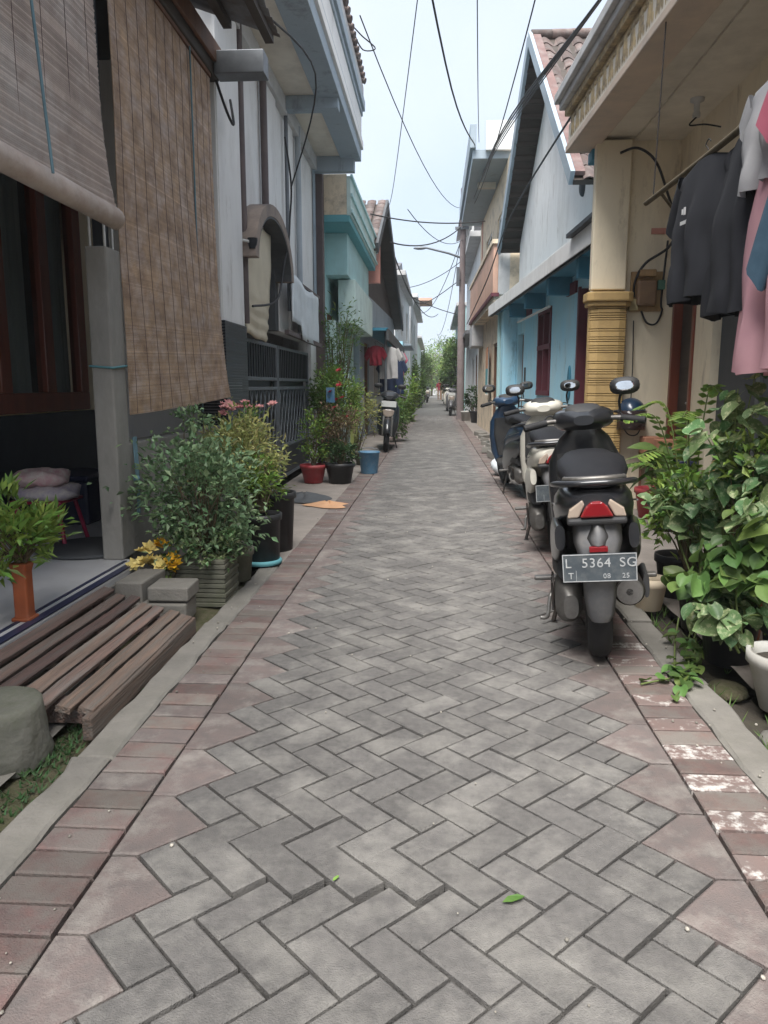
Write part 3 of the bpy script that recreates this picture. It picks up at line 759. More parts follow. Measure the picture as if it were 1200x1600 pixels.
skewbox(14.95, 15.1, .0, .28, 0, 2.55).obj('pilaster', 'teal_wall', h, bevel=.01)
skewbox(15.1, 15.4, .0, .2, 0, 2.55).obj('pilaster', 'blue_dark', h, bevel=.01)
# slab with white edge
skewbox(7.46, 15.5, -.3, .36, 2.5, 2.62).obj('slab', 'blue_dark', h, bevel=.005)
skewbox(7.44, 15.52, .36, .41, 2.47, 2.66).obj('slab_edge', 'white_wall', h, bevel=.005)
skewbox(7.6, 15.5, .33, .40, 2.47, 2.5).obj('drip_edge', 'dark_grey', h)
skewbox(7.42, 8.5, .05, .47, 2.66, 2.70).obj('roof_felt', 'iron_black', h)
for y in (8.6, 10.2, 11.9, 13.4): skewbox(y, y+.12, .0, .3, 2.28, 2.5).obj('bracket', 'blue_dark', h, bevel=.005)
b = MB(); q0, q1 = on(10.6, .2), on(13.2, .2); b.tube([(*q0, 2.18), (*q1, 2.18)], .018, 8); b.obj('hanging_rail', 'pipe_white', h)
# niche and switch on the wall
o = MB().lathe([(.0, 0), (.1, .0), (.1, .012), (.085, .02)], (0, 0, 0), 18, M=Euler((0, R(-90), 0)).to_matrix()).obj('plaque', 'blue_dark', h, off=False)
o.location = Vector((*on(10.15, .0), 1.18))-h.location; o.scale = (1, 1, 2.2)
skewbox(13.45, 13.53, 0, .02, 1.2, 1.45).obj('meter', 'dark_grey', h)
# upper wall with gable
def US(y): return on(y, -.12)
ya, yr, yb = 9.5, 12.5, 15.2; za, zr, zb = 3.45, 6.1, 3.75
A, Rr, Bb = US(ya), US(yr), US(yb)
b = MB()
pts = [(*A, 2.65), (*Bb, 2.65), (*Bb, zb), (*Rr, zr), (*A, 3.2)]
pts[4] = (*A, za)
th = .18
b.add([Vector(p) for p in pts]+[Vector(p)+Vector((th, 0, 0)) for p in pts], [(4, 3, 2, 1, 0), (5, 6, 7, 8, 9)]+[(i, (i+1) % 5, 5+(i+1) % 5, 5+i) for i in range(5)])
b.obj('gable_wall', 'white_wall', h)
for y, zz in ((9.6, 4.35), (10.3, 3.65)):
    q = US(y); MB().box((q.x-.006, y-.02, zz), (q.x+.02, y+.02, zz+.9)).obj('wall_slot', 'dark_grey', h)
    MB().ball((q.x-.01, y+.02, zz-.05), (.05, .09, .11), 10, 8).obj('water_spout', 'dark_grey', h)
B((RX(8)-.25, 7.45, 2.6), (5.5, 7.6, 3.9)).obj('near_wall', 'white_wall', h)
roof = thing('tmp', (0, 0, 0), 'x', 'x'); bpy.data.objects.remove(roof)
EX = 5.2
def slope_sheet(pa, pb, pc, pd, m, nm, parent, th=.06):
    P = [Vector(p) for p in (pa, pb, pc, pd)]; n = (P[1]-P[0]).cross(P[3]-P[0]).normalized()
    if n.z < 0: n = -n
    b = MB(); b.add(P+[p-n*th for p in P], [(0,1,2,3),(7,6,5,4),(0,4,5,1),(1,5,6,2),(2,6,7,3),(3,7,4,0)]); return b.obj(nm, m, parent)
oh = .35
E0 = Vector((US(ya).x-oh, ya-.25, za-.02)); E1 = Vector((EX, ya-.25, za-.02)); R0 = Vector((US(yr).x-oh, yr, zr+.12)); R1 = Vector((EX, yr, zr+.12))
F0 = Vector((US(yb).x-oh, yb+.3, zb-.05)); F1 = Vector((EX, yb+.3, zb-.05))
rf = slope_sheet(E0, E1, R1, R0, 'wood_dark', 'roof', h)
slope_sheet(F0, F1, R1, R0, 'wood_dark', 'far_slope', rf)
tiled_slope(rf, E0+Vector((.12, 0, 0)), E0+Vector((3.0, 0, 0)), R0+Vector((.12, 0, 0)), R0+Vector((3.0, 0, 0)))
b = MB(); 
for k in range(12): b.r = rg.random(); b.tube([R0+Vector((.3*k, 0, .05)), R0+Vector((.3*k+.31, 0, .045))], .09, 10, sy=.8)
b.obj('ridge_tiles', 'roof_tile', rf, kind='stuff')
b = MB(); b.bar(E0+Vector((-.02, 0, .02)), R0+Vector((-.02, 0, .02)), .05, .16); b.obj('verge_board', 'bluegrey', rf)
b = MB(); b.bar(E0+Vector((.07, 0, .07)), R0+Vector((.07, 0, .07)), .11, .05); b.obj('verge_capping', mat('dusty_pink', (.19, .115, .105), (.14, .095, .09), scale=6, rough=.9, stain=(.25, .22, .21), sscale=5, samt=.6), rf)
b = MB(); b.bar(F0+Vector((-.02, 0, .0)), R0+Vector((-.02, 0, .0)), .05, .2); b.obj('verge_board', 'bluegrey', rf)
for k in range(16):
    p = F0.lerp(R0, (k+.5)/16); MB().box(p+Vector((0, -.04, -.13)), p+Vector((.34, .04, -.07))).obj('rafter', 'wood_dark', rf)
# lower wall continuing to the near corner
q0, q1 = US(7.5), US(9.5)
MB().wall((q1.x, 9.5), (q0.x, 7.5), 2.65, 3.45, .18).obj('corner_wall', 'white_wall', h)
# pipes at the near corner and tray above
for x, r in ((1.50, .045), (1.60, .05)):
    MB().tube([(x, 7.38, 3.12), (x, 7.38, 2.68)], r, 10).obj('downpipe', 'pipe_grey', h)
MB().tube([(1.47, 7.5, 2.3), (1.47, 7.42, 2.2), (1.47, 7.42, -.02)], .05, 12).obj('drainpipe', 'pipe_grey', h)
MB().box((1.35, 7.24, 3.1), (1.75, 7.44, 3.2)).obj('gutter_box', 'blue_dark', h, bevel=.01)

# ---------------------------------------------------------------- right cream house with ornamental cornice
h = thing('house', (2.1, 4., 0), 'cream house with ornamented cornice, ribbed yellow column and hanging laundry', 'house')
MB().wall((2.1, 7.2), (2.1, -1.4), .012, 3.3, .16, [(.08, .66, .06, 2.3), (1.06, 2.6, .06, 2.3)]).obj('wall', 'cream_wall', h)
B((1.40, 7.2, -.05), (2.3, 7.36, 3.25)).obj('end_wall', 'cream_wall', h)
B((1.36, 7.10, 1.98), (1.66, 7.2, 3.22)).obj('pilaster', 'cream_wall', h, bevel=.01)
B((1.36, 7.08, -.05), (1.66, 7.198, 1.9)).obj('column_core', 'yellow_column', h)
b = MB(); z = .03; k = 0
while z < 1.83:
    hh = (.02, .02, .02, .036, .02, .02, .05, .02, .075)[k % 9]
    b.prism([(1.345, 7.078), (1.36, 7.035), (1.42, 7.01), (1.60, 7.01), (1.66, 7.035), (1.675, 7.078)], fz, z, z+hh-.006); z += hh; k += 1
b.obj('column_ribs', 'yellow_column', h, bevel=.002, seg=1)
b = MB()
b.prism([(1.325, 7.19), (1.325, 7.02), (1.375, 6.985), (1.645, 6.985), (1.695, 7.02), (1.695, 7.19)], fz, 1.83, 1.87)
b.prism([(1.31, 7.19), (1.31, 7.0), (1.36, 6.96), (1.66, 6.96), (1.71, 7.0), (1.71, 7.19)], fz, 1.87, 1.95)
b.obj('column_capital', 'yellow_column', h, bevel=.012)
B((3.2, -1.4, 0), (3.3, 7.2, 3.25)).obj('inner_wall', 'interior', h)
d = B((2.16, 6.56, .07), (2.2, 7.1, 2.29)).obj('door', 'wood_dark', h)
for y in (6.54, 7.08): B((2.08, y, .06), (2.2, y+.045, 2.3)).obj('door_frame', 'wood_red', d, bevel=.004)
MB().tube([(2.155, 6.62, 1.0), (2.12, 6.62, 1.0), (2.12, 6.72, 1.0)], .01, 8).obj('handle', 'pipe_grey', d)
d = B((2.16, 4.62, .07), (2.2, 6.12, 2.29)).obj('door', 'dark_grey', h)
B((2.14, 5.3, .07), (2.165, 5.36, 2.29)).obj('stile', 'iron_grey', d)
# slab and cornice, slightly askew to the alley
def SX(y): return 1.16+(7.3-y)*(.14/2.7)
def cornice(name, z0, z1, off, m, y0=-1.4, y1=7.36, depth=.25, bevel=.008):
    return MB().prism([(SX(y0)-off, y0), (SX(y1)-off, y1), (SX(y1)-off+depth, y1), (SX(y0)-off+depth, y0)][::-1], fz, z0, z1).obj(name, m, h, bevel=bevel)
MB().prism([(SX(-1.4), -1.4), (SX(7.36), 7.36), (6, 7.36), (6, -1.4)][::-1], fz, 3.25, 3.42).obj('slab', 'soffit', h)
cornice('cornice_lip', 3.19, 3.25, .02, 'cornice_plain', y1=7.38)
cornice('frieze', 3.251, 3.50, -.01, 'cornice_gold', y1=7.34)
cornice('moulding', 3.50, 3.56, .035, 'cornice_gold', y1=7.39)
cornice('moulding', 3.56, 3.62, .08, 'grey_paint', y1=7.42)
cornice('moulding', 3.62, 3.70, .12, 'grey_paint', y1=7.45)
b = MB()
for s in (-.5, 0, .5):
    pts = [(0, 0, .0), (.0, .0, .22)]
b.ball((0, 0, .115), (.022, .022, .105), 8, 8)
for s in (-1, 1):
    b.ball((0, s*.035, .1), (.018, .02, .085), 8, 6, M=None); b.ball((0, s*.06, .06), (.015, .018, .05), 8, 6)
    b.ball((0, s*.045, .19), (.014, .02, .018), 8, 6)
om = b.mesh('ornament'); om.materials.append(MATS['cornice_gold'])
y = 7.2
while y > 2.5:
    inst(om, 'ornament', h, (SX(y)+.01-2.1, y-4., 3.26), (0, 0, R(3))); y -= .17
MB().prism([(1.7, -1.4), (1.7, 7.18), (2.1, 7.18), (2.1, -1.4)][::-1], fz, 3.23, 3.252).obj('ceiling_panel', 'soffit', h)
l = thing('ceiling_lamp', (1.9, 6.2, 3.23), 'empty ceiling lamp holder with dangling wire under the cream porch', 'lamp')
MB().lathe([(.05, 0), (.05, -.02), (.022, -.03), (.02, -.09), (.028, -.1), (.028, -.13)][::-1], (1.9, 6.2, 3.23), 14).obj('lamp_holder', 'grey_paint', l)
MB().tube(spline([(1.9, 6.2, 3.1), (1.85, 6.18, 3.04), (1.95, 6.15, 3.035), (2.05, 6.1, 3.0)]), .006, 6).obj('wire', 'cable', l)
# meter box
l = thing('electric_meter', (1.86, 7.2, 1.8), 'wooden electric meter board with brown box on the cream end wall', 'meter')
B((1.72, 7.165, 1.80), (2.0, 7.198, 2.14)).obj('board', mat('meter_wood', (.42, .27, .13), (.3, .19, .09), scale=8, rough=.7, stretch=(4, 4, .5)), l, bevel=.005)
B((1.76, 7.08, 1.84), (1.93, 7.165, 2.06)).obj('meter_case', mat('meter_brown', (.24, .15, .085), (.18, .11, .065), rough=.4), l, bevel=.02)
B((1.77, 7.09, 2.09), (1.92, 7.165, 2.15)).obj('cover', 'meter_wood', l, bevel=.01)
B((1.94, 7.1, 1.98), (2.0, 7.165, 2.06)).obj('switch', mat('green_switch', (.08, .2, .14), rough=.5), l, bevel=.005)
B((1.70, 7.11, 1.80), (1.78, 7.164, 1.9)).obj('junction_box', mat('cream_box', (.45, .37, .2), rough=.6), l, bevel=.008)
MB().tube(spline([(1.82, 7.16, 1.8), (1.87, 7.15, 1.7), (1.95, 7.15, 1.69), (2.0, 7.16, 1.8), (1.985, 7.15, 1.9), (2.02, 7.17, 2.4)]), .009, 6).obj('lead', 'cable', l)
tag(MB().tube(spline([(1.55, 7.06, 3.1), (1.68, 7.0, 3.12), (1.82, 6.95, 3.0), (1.93, 6.95, 2.75), (2.03, 7.0, 2.5), (2.0, 7.05, 2.33), (1.82, 7.1, 2.2), (1.74, 7.1, 2.05), (1.745, 7.15, 1.92)], 8), .011, 6).obj('cable', 'cable'), 'black cable looping down the cream wall to the meter box', 'cable')
B((1.88, 7.19, 2.46), (2.09, 7.199, 2.51)).obj('wall_smear', 'salmon_wall', h)
# ---------------------------------------------------------------- farther houses
def simple_house(side, x, y0, y1, z1, m, label, depth=5., openings=(), roof=None, floor2=None, x1=None):
    """street face at x (x1 at the far end), side -1 left, +1 right; openings: (y0,y1,z0,z1,material)"""
    h = thing('house', (x, (y0+y1)/2, 0), label, 'house')
    x1 = x if x1 is None else x1
    if side < 0: p0, p1 = (x, y0), (x1, y1)
    else: p0, p1 = (x1, y1), (x, y0)
    L = math.hypot(p1[0]-p0[0], p1[1]-p0[1]); S = (lambda y: (y-y0)/(y1-y0)*L) if side < 0 else (lambda y: (y1-y)/(y1-y0)*L)
    holes = [(min(S(a), S(b)), max(S(a), S(b)), c, d) for a, b, c, d, *_ in openings]
    MB().wall(p0, p1, -.05, z1, .18, holes).obj('wall', m, h)
    xf = lambda y: x+(x1-x)*(y-y0)/(y1-y0)
    lo, hi = (x-depth, x-.19) if side < 0 else (x+.19, x+depth)
    B((lo, y0, -.05), (hi, y0+.15, z1)).obj('near_wall', m, h)
    B((lo, y1-.15, -.05), (min(hi, x1-.19) if side < 0 else hi, y1, z1)).obj('far_wall', m, h)
    for a, b, c, d, mm, kind in openings:
        xx = xf((a+b)/2)
        ws = MB().box((min(xx-side*-.10, xx-side*-.13), a, c), (max(xx-side*-.10, xx-side*-.13), b, d)).obj(kind, mm, h)
        f = MB()
        for yy in ((a, a+.06), (b-.06, b)) + ((((a+b)/2-.03, (a+b)/2+.03),) if kind == 'window' else ()):
            f.box((min(xx+side*.02, xx+side*.10), yy[0], c), (max(xx+side*.02, xx+side*.10), yy[1], d))
        f.box((min(xx+side*.021, xx+side*.101), a, d-.06), (max(xx+side*.021, xx+side*.101), b, d+.001))
        f.obj('frame', 'wood_brown' if kind != 'window' else 'pipe_white', ws)
    if roof == 'flat':
        B((min(lo, x-side*.35) if side > 0 else lo, y0-.05, z1), (hi if side > 0 else x+.35, y1+.02, z1+.16)).obj('roof_slab', 'grey_paint', h, bevel=.01)
    return h
# left: dark tiled gable with laundry below
h = simple_house(-1, -1.62, 16.65, 25.5, 3.2, 'bluegrey', 'blue grey house with dark tiled gable and laundry under a dark awning', openings=((17.5, 18.4, 0, 2.1, 'wood_brown', 'door'), (19.4, 20.8, .9, 2., 'glass_dark', 'window'), (22., 22.9, 0, 2.1, 'wood_brown', 'door')), x1=-1.35)
A, Rr, Bb = (-1.6, 13.6), (-1.55, 18.6), (-1.35, 25.4)
b = MB(); P = [(-1.62, 16.66, 3.2), (-1.36, 25.4, 3.2), (-1.56, 18.6, 5.15), (-1.62, 16.66, 4.4)]
b.add([Vector(p) for p in P]+[Vector(p)+Vector((-.18, 0, 0)) for p in P], [(0,1,2,3), (7,6,5,4)]+[(i,(i+1) % 4, 4+(i+1) % 4, 4+i) for i in range(4)]); b.obj('gable_wall', 'wood_dark', h)
E0, E1 = Vector((-1.18, 15.9, 3.85)), Vector((-5, 15.9, 3.85)); R0, R1 = Vector((-1.14, 18.5, 5.25)), Vector((-5, 18.5, 5.25)); F0, F1 = Vector((-1.08, 25.7, 3.0)), Vector((-5, 25.7, 3.0))
rf = slope_sheet(E0, E1, R1, R0, 'wood_dark', 'roof', h); slope_sheet(F0, F1, R1, R0, 'wood_dark', 'far_slope', rf)
b = MB(); rr = random.Random(3)
for i in range(12):
    for j in range(10):
        b.r = rr.random(); p = E0.lerp(R0, (j+.5)/10)+Vector((-.12-.24*i, 0, .03)); q = p+(R0-E0).normalized()*.28
        b.tube([p, q], .11, 6, sy=.35)
b.obj('roof_tiles', 'roof_tile', rf, kind='stuff')
b = MB(); b.bar(E0, R0, .05, .2); b.bar(R0, F0, .05, .22); b.obj('verge_board', 'dark_grey', rf)
B((-1.62, 16.7, 2.3), (-1.02, 25.3, 2.36)).obj('awning', 'blue_dark', h); B((-1.05, 16.7, 2.1), (-1.0, 25.3, 2.34)).obj('awning_edge', 'dark_grey', h)
for y in (17, 20, 23.5): MB().tube([(-1.08, y, -.02), (-1.08, y, 2.3)], .03, 8).obj('awning_post', 'iron_grey', h)
B((-1.5, 16.9, 3.3), (-1.2, 17.05, 4.45)).obj('chimney_wall', 'salmon_wall', h)
# left: pale flat-roofed block and the ones beyond
h = simple_house(-1, -1.35, 26., 36., 4.7, 'sky_white', 'pale flat roofed block with grey window strip beyond the tiled gable', openings=((27, 28.2, 3., 4.2, 'glass_dark', 'window'), (29.5, 31, 3., 4.2, 'glass_dark', 'window'), (33, 34.5, 3., 4.2, 'glass_dark', 'window'), (28, 29, 0, 2.1, 'wood_brown', 'door'), (31, 33, .8, 2, 'glass_dark', 'window')), roof='flat', x1=-1.2)
MB().prism([(26., 4.86), (30., 5.7), (34., 4.86)], fx, -5, -1.3).obj('roof_gable', 'zinc', h)
B((-1.3, 27, 2.5), (-.85, 31, 2.56)).obj('awning', 'bluegrey', h)
B((-1.34, 26.2, 1.6), (-1.1, 27.6, 2.6)).obj('blue_screen', 'blue_wall', h)
h = simple_house(-1, -1.2, 37., 52., 5.2, 'grey_paint', 'grey two storey house with jutting roof slab far down the alley', openings=((38.5, 40.5, 3.2, 4.5, 'glass_dark', 'window'), (43, 45, 3.2, 4.5, 'glass_dark', 'window'), (40, 41, 0, 2.1, 'wood_brown', 'door'), (46, 48, .9, 2, 'glass_dark', 'window')), roof='flat')
B((-1.2, 40, 5.37), (-.2, 43, 5.5)).obj('jutting_slab', 'peach_wall', h)
h = simple_house(-1, -1.3, 53., 72., 4.3, 'mint', 'mint house at the far end of the left row', openings=((55, 57, 1, 2.1, 'glass_dark', 'window'), (60, 61, 0, 2.1, 'wood_brown', 'door'), (64, 66, 2.8, 3.8, 'glass_dark', 'window')), roof='flat')
# right: peach house with balcony
h = simple_house(1, 1.42, 15.55, 23., 5.6, 'beige_stained', 'peach house with balcony wall and grey roof slab over the alley', openings=((16.0, 17.0, 0, 2.1, 'wood_brown', 'door'), (17.6, 18.6, 0, 2.1, 'wood_brown', 'door'), (19.6, 20.8, .9, 2.1, 'glass_dark', 'window'), (17., 18.2, 3.4, 4.8, 'glass_dark', 'window'), (19.5, 21., 3.4, 4.8, 'glass_dark', 'window')), x1=1.25)
MB().prism([(1.12, 15.6), (1.0, 22.9), (1.25, 22.9), (1.42, 15.6)][::-1], fz, 2.75, 2.9).obj('balcony_floor', 'beige_stained', h)
MB().prism([(1.10, 15.6), (.98, 22.9), (1.08, 22.9), (1.20, 15.6)][::-1], fz, 2.9, 3.85).obj('balcony_wall', 'peach_wall', h, bevel=.01)
MB().prism([(1.07, 15.55), (.95, 22.95), (1.1, 22.95), (1.22, 15.55)][::-1], fz, 2.86, 2.93).obj('balcony_band', 'maroon', h)
MB().prism([(1.07, 15.55), (.95, 22.95), (1.1, 22.95), (1.22, 15.55)][::-1], fz, 3.85, 3.93).obj('balcony_coping', 'beige_stained', h)
B((1.2, 15.57, 2.9), (1.42, 15.75, 3.85)).obj('balcony_end', 'grey_paint', h)
B((.70, 16.4, 5.62), (6, 23., 5.8)).obj('roof_slab', 'bluegrey', h, bevel=.01)
B((.64, 16.3, 5.8), (.76, 23.1, 6.25)).obj('roof_upstand', 'bluegrey', h, bevel=.01)
B((.95, 16.28, 5.75), (6, 16.38, 6.3)).obj('roof_fascia', 'sky_white', h, bevel=.01)
B((.9, 18.2, 5.5), (1.3, 18.35, 5.62)).obj('roof_beam', 'soffit', h); B((1.25, 22.2, 3.9), (1.4, 22.35, 5.6)).obj('roof_post', 'salmon_wall', h)
B((.98, 21.4, 2.2), (1.3, 22.9, 2.75)).obj('shutter_box', 'grey_paint', h, bevel=.01)
# painted banner on it
bn = thing('banner', (1.28, 19.2, 1.2), 'orange and teal cloth banner hanging on the peach house', 'banner')
MB().box((1.24, 18.9, 1.55), (1.255, 19.5, 2.05)).obj('banner_top', mat('orange_cloth', (.6, .25, .12), (.5, .3, .2), rough=.9), bn); MB().box((1.24, 18.9, .95), (1.255, 19.5, 1.545)).obj('banner_bottom', 'teal_deep', bn)
h = simple_house(1, 1.3, 23.4, 34., 5.4, 'sky_white', 'white house with roof terrace canopy behind the utility pole', openings=((24.5, 25.5, 0, 2.1, 'wood_brown', 'door'), (26.5, 28, .9, 2.1, 'glass_dark', 'window'), (25, 26.5, 3.1, 4.4, 'glass_dark', 'window'), (29, 31, 3.1, 4.4, 'glass_dark', 'window')), roof='flat')
MB().prism([(.75, 6.7), (1.6, 7.0), (5, 7.05), (5, 6.95), (1.6, 6.9), (.75, 6.6)], fy, 24.5, 31.).obj('canopy', 'zinc', h)
for y in (24.8, 27.5, 30.8): MB().tube([(1.1, y, 5.5), (1.1, y, 6.75)], .04, 8).obj('canopy_post', 'pipe_white', h)
for z in (5.8, 6.1): MB().tube([(1.05, 24.6, z), (1.05, 31, z)], .025, 6).obj('railing', 'pipe_white', h)
B((.9, 24, 2.7), (1.3, 33, 2.8)).obj('awning', 'zinc', h)
h = simple_house(1, 1.25, 35., 50., 4.6, 'teal_wall', 'pale teal house on the right beyond the utility pole', openings=((37, 38, 0, 2.1, 'wood_brown', 'door'), (40, 42, 1, 2.1, 'glass_dark', 'window'), (40, 42, 3, 4, 'glass_dark', 'window')), roof='flat')
h = simple_house(1, 1.5, 51., 72., 4., 'cream_wall', 'cream house at the far end of the right row', openings=((54, 55, 0, 2.1, 'wood_brown', 'door'), (58, 60, 1, 2.1, 'glass_dark', 'window')), roof='flat')
h = thing('house', (-.5, 92, 0), 'low grey house closing the end of the alley', 'house')
B((-7, 92, -.05), (6, 98, 3.2)).obj('wall', 'grey_paint', h); MB().prism([(91.4, 3.2), (95, 5.), (98.6, 3.2)], fx, -7.3, 6.3).obj('roof', 'zinc', h)
for x in (-4, -1, 2): B((x, 91.95, .9), (x+1.4, 91.99, 2.2)).obj('window', 'glass_dark', h)

# ---------------------------------------------------------------- utility pole and wires
p = thing('utility_pole', (.86, 26.6, 0), 'tall concrete utility pole with a street lamp arm', 'utility pole')
MB().lathe([(.13, -.08), (.125, 3.8), (.1, 3.82), (.09, 7.5)], (.86, 26.6, 0), 12).obj('pole', mat('pole_concrete', (.19, .155, .15), (.14, .115, .115), scale=5, rough=.85, stain=(.14, .1, .09), sscale=2, samt=.6), p)
MB().tube([(.86, 26.6, 5.3), (.4, 26.5, 5.45), (-.35, 26.4, 5.62), (-.55, 26.38, 5.63)], .035, 8).obj('lamp_arm', 'iron_grey', p)
MB().ball((-.55, 26.38, 5.6), (.22, .08, .05), 12, 8).obj('lamp_head', 'iron_grey', p)
MB().box((.6, 26.45, 6.2), (1.15, 26.55, 6.28)).obj('cross_arm', 'iron_grey', p); MB().box((.66, 26.4, 4.4), (.76, 26.5, 5.0)).obj('junction_box', 'iron_grey', p)
def wire(pts, r, label, k=8):
    P = []
    if len(pts) > 2: P = spline(pts, 8)
    else: P = seg(pts[0], pts[1], 14, sag=.035*(Vector(pts[0])-Vector(pts[1])).length)
    return tag(MB().tube(P, r, 5).obj('wire', 'cable'), label, 'wire')
wire([(-1.2, 14.5, 4.2), (.95, 16., 4.35)], .012, 'thin wire crossing from the teal parapet to the grey roof slab')
wire([(-1.1, 19., 4.5), (.8, 26.6, 6.3)], .018, 'dark wire rising from the tiled gable to the utility pole')
wire([(-1.15, 20.5, 4.6), (-.6, 27, 3.9), (.8, 26.5, 4.6)], .014, 'sagging wire below the lamp arm of the utility pole')
wire([(-1.12, 21, 4.5), (.1, 40, 4.7)], .016, 'wire running from the tiled gable down the alley')
wire([(-1.05, 34, 4.9), (.9, 34.5, 4.2)], .018, 'low wire crossing the alley beyond the utility pole')
wire([(-.45, 4.2, 5.0), (.15, 9.5, 4.5), (.75, 16.5, 5.9)], .011, 'black wire slanting down from overhead to the grey roof slab')
wire([(.02, 6.0, 5.2), (-.75, 14., 4.6), (-1.0, 16., 4.6)], .006, 'hair thin wire slanting overhead to the teal parapet')
for k in range(4):
    wire([(1.34+.05*k, 7.2, 4.35+.06*k), (1.05-.03*k, 15., 5.5-.1*k), (.86, 26.6, 6.25)], .012 if k < 2 else .008, ('thick', 'thin', 'sagging', 'slack')[k]+' black service wire from the cream cornice up to the utility pole')
    wire([(1.28+.08*k, 2.2, 4.6+.35*k), (1.34+.05*k, 7.2, 4.35+.06*k)], .010, ('lowest', 'second', 'third', 'topmost')[k]+' of the black wires bundled above the cream cornice')
wire([(1.35, 7.1, 3.75), (1.15, 12.5, 3.75), (1.0, 16, 3.2), (.9, 23, 2.9)], .012, 'black wire strung in front of the pale gable wall')
wire([(1.0, 3.4, 3.17), (1.32, 3.6, 2.86), (1.75, 3.9, 2.85), (2.08, 4.2, 2.98)], .011, 'drooping black cable under the cream porch ceiling')
wire([(-1.3, 4.6, 3.42), (-1.12, 7.5, 3.95), (-1.62, 8.9, 3.3)], .009, 'loose black wire in front of the white house')
tag(MB().tube(spline([(-1.62, 8.6, 3.75), (-1.58, 8.7, 3.3), (-1.62, 8.8, 2.95), (-1.60, 8.6, 2.7), (-1.6, 8.3, 2.4), (-1.6, 7.9, 2.0), (-1.64, 7.0, 1.85)]), .011, 6).obj('wire', 'cable'), 'black lead looping over the arch canopy of the white house', 'wire')
tag(MB().tube(spline([(-1.66, 6.1, 3.4), (-1.60, 6.15, 3.2), (-1.60, 6.35, 3.17), (-1.66, 6.5, 3.4)]), .011, 6).obj('wire', 'cable'), 'short black wire loop under the beam end of the blind house', 'wire')
tag(MB().tube(spline([(-1.68, 11.5, 3.95), (-1.5, 12.6, 3.9), (-1.35, 13.4, 4.15)]), .014, 6).obj('wire', 'cable'), 'black wire from the brown corner post to the teal parapet', 'wire')
tag(MB().tube(spline([(-1.1, 10.2, 5.2), (-1.1, 10.2, 5.5), (-.95, 10.4, 5.45), (-.8, 10.5, 5.35), (-.95, 10.4, 5.3), (-1.05, 10.3, 5.45)]), .008, 6).obj('wire', 'cable'), 'curled wire end sticking up from the white house cornice', 'wire')

for k, (pa, pb, r_, lb) in enumerate((((-.9, 9.5, 5.3), (.86, 26.6, 6.9), .008, 'thin high wire from the white cornice to the pole top'), ((.2, 5.5, 5.6), (.9, 18., 6.4), .007, 'faint wire passing high over the grey roof slab'), ((1.05, 6.5, 5.4), (.88, 26.5, 6.6), .009, 'high wire running along the right eaves to the pole'), ((-.6, 16.5, 4.7), (.86, 26.6, 5.9), .009, 'slack wire from the teal parapet to the pole'), ((-1.0, 30., 4.8), (.8, 26.6, 5.2), .012, 'wire from the pale block back to the pole'), ((-.9, 46., 5.3), (.84, 26.7, 6.0), .014, 'long wire from the far grey house to the pole'), ((.1, 60., 5.), (.86, 26.7, 6.4), .014, 'long wire running from the pole to the end of the alley'))):
    wire([pa, pb], r_, lb)
# ---------------------------------------------------------------- near things on the left
mat('plastic_black', (.02, .021, .024), (.015, .016, .018), scale=9, rough=.45, stain=(.06, .055, .05), sscale=6, samt=.4)
mat('plastic_red', (.4, .05, .06), (.33, .04, .05), scale=6, rough=.5, stain=(.3, .12, .1), sscale=5, samt=.4)
mat('plastic_blue', (.1, .24, .38), (.07, .18, .3), scale=6, rough=.55, stain=(.25, .33, .38), sscale=8, samt=.6)
mat('plastic_white', (.5, .5, .47), (.42, .41, .38), scale=6, rough=.6, stain=(.25, .22, .18), sscale=5, samt=.5)
mat('clay_orange', (.38, .1, .035), (.28, .07, .025), scale=9, rough=.6, stain=(.2, .12, .08), sscale=6, samt=.4)
mat('planter_grey', (.17, .165, .13), (.11, .11, .085), scale=8, rough=.9, bump=.3, bscale=60, stain=(.08, .095, .05), sscale=5, samt=.6)
mat('flower_yellow', (.75, .45, .02), (.6, .3, .02), rough=.7, rnd=.15); mat('flower_cream', (.75, .62, .25), (.65, .5, .15), rough=.7, rnd=.15)
mat('flower_pink', (.6, .22, .24), (.5, .28, .25), rough=.7, rnd=.2); mat('flower_red', (.45, .03, .05), rough=.6, rnd=.2)
mat('flower_white', (.6, .58, .48), rough=.7, rnd=.15)
mat('twig', (.13, .1, .06), (.08, .065, .04), scale=20, rough=.9)
mat('stem_green', (.13, .17, .05), (.09, .12, .04), rough=.7)
LV = dict(rough=.5, trans=.3, spec=.4)
mat('leaf_bluegreen', (.21, .31, .165), (.12, .195, .095), scale=14, rnd=.45, hue=.03, **LV)
mat('leaf_yellowgreen', (.42, .4, .16), (.24, .28, .09), scale=9, rnd=.45, hue=.035, **LV)
mat('leaf_mid', (.14, .225, .06), (.085, .15, .04), scale=12, rnd=.45, hue=.03, **LV)
mat('leaf_bright', (.23, .34, .075), (.14, .24, .05), scale=12, rnd=.4, hue=.03, **LV)
mat('leaf_dark', (.06, .12, .042), (.04, .085, .03), scale=12, rnd=.4, hue=.03, **LV)
mat('leaf_pinkish', (.22, .15, .09), (.13, .11, .05), scale=14, rnd=.4, hue=.04, **LV)
mat('leaf_variegated', (.13, .215, .085), (.09, .155, .06), scale=30, rnd=.35, hue=.04, stain=(.42, .46, .27), sscale=38, samt=.8, samp=(.5, .62), **LV)

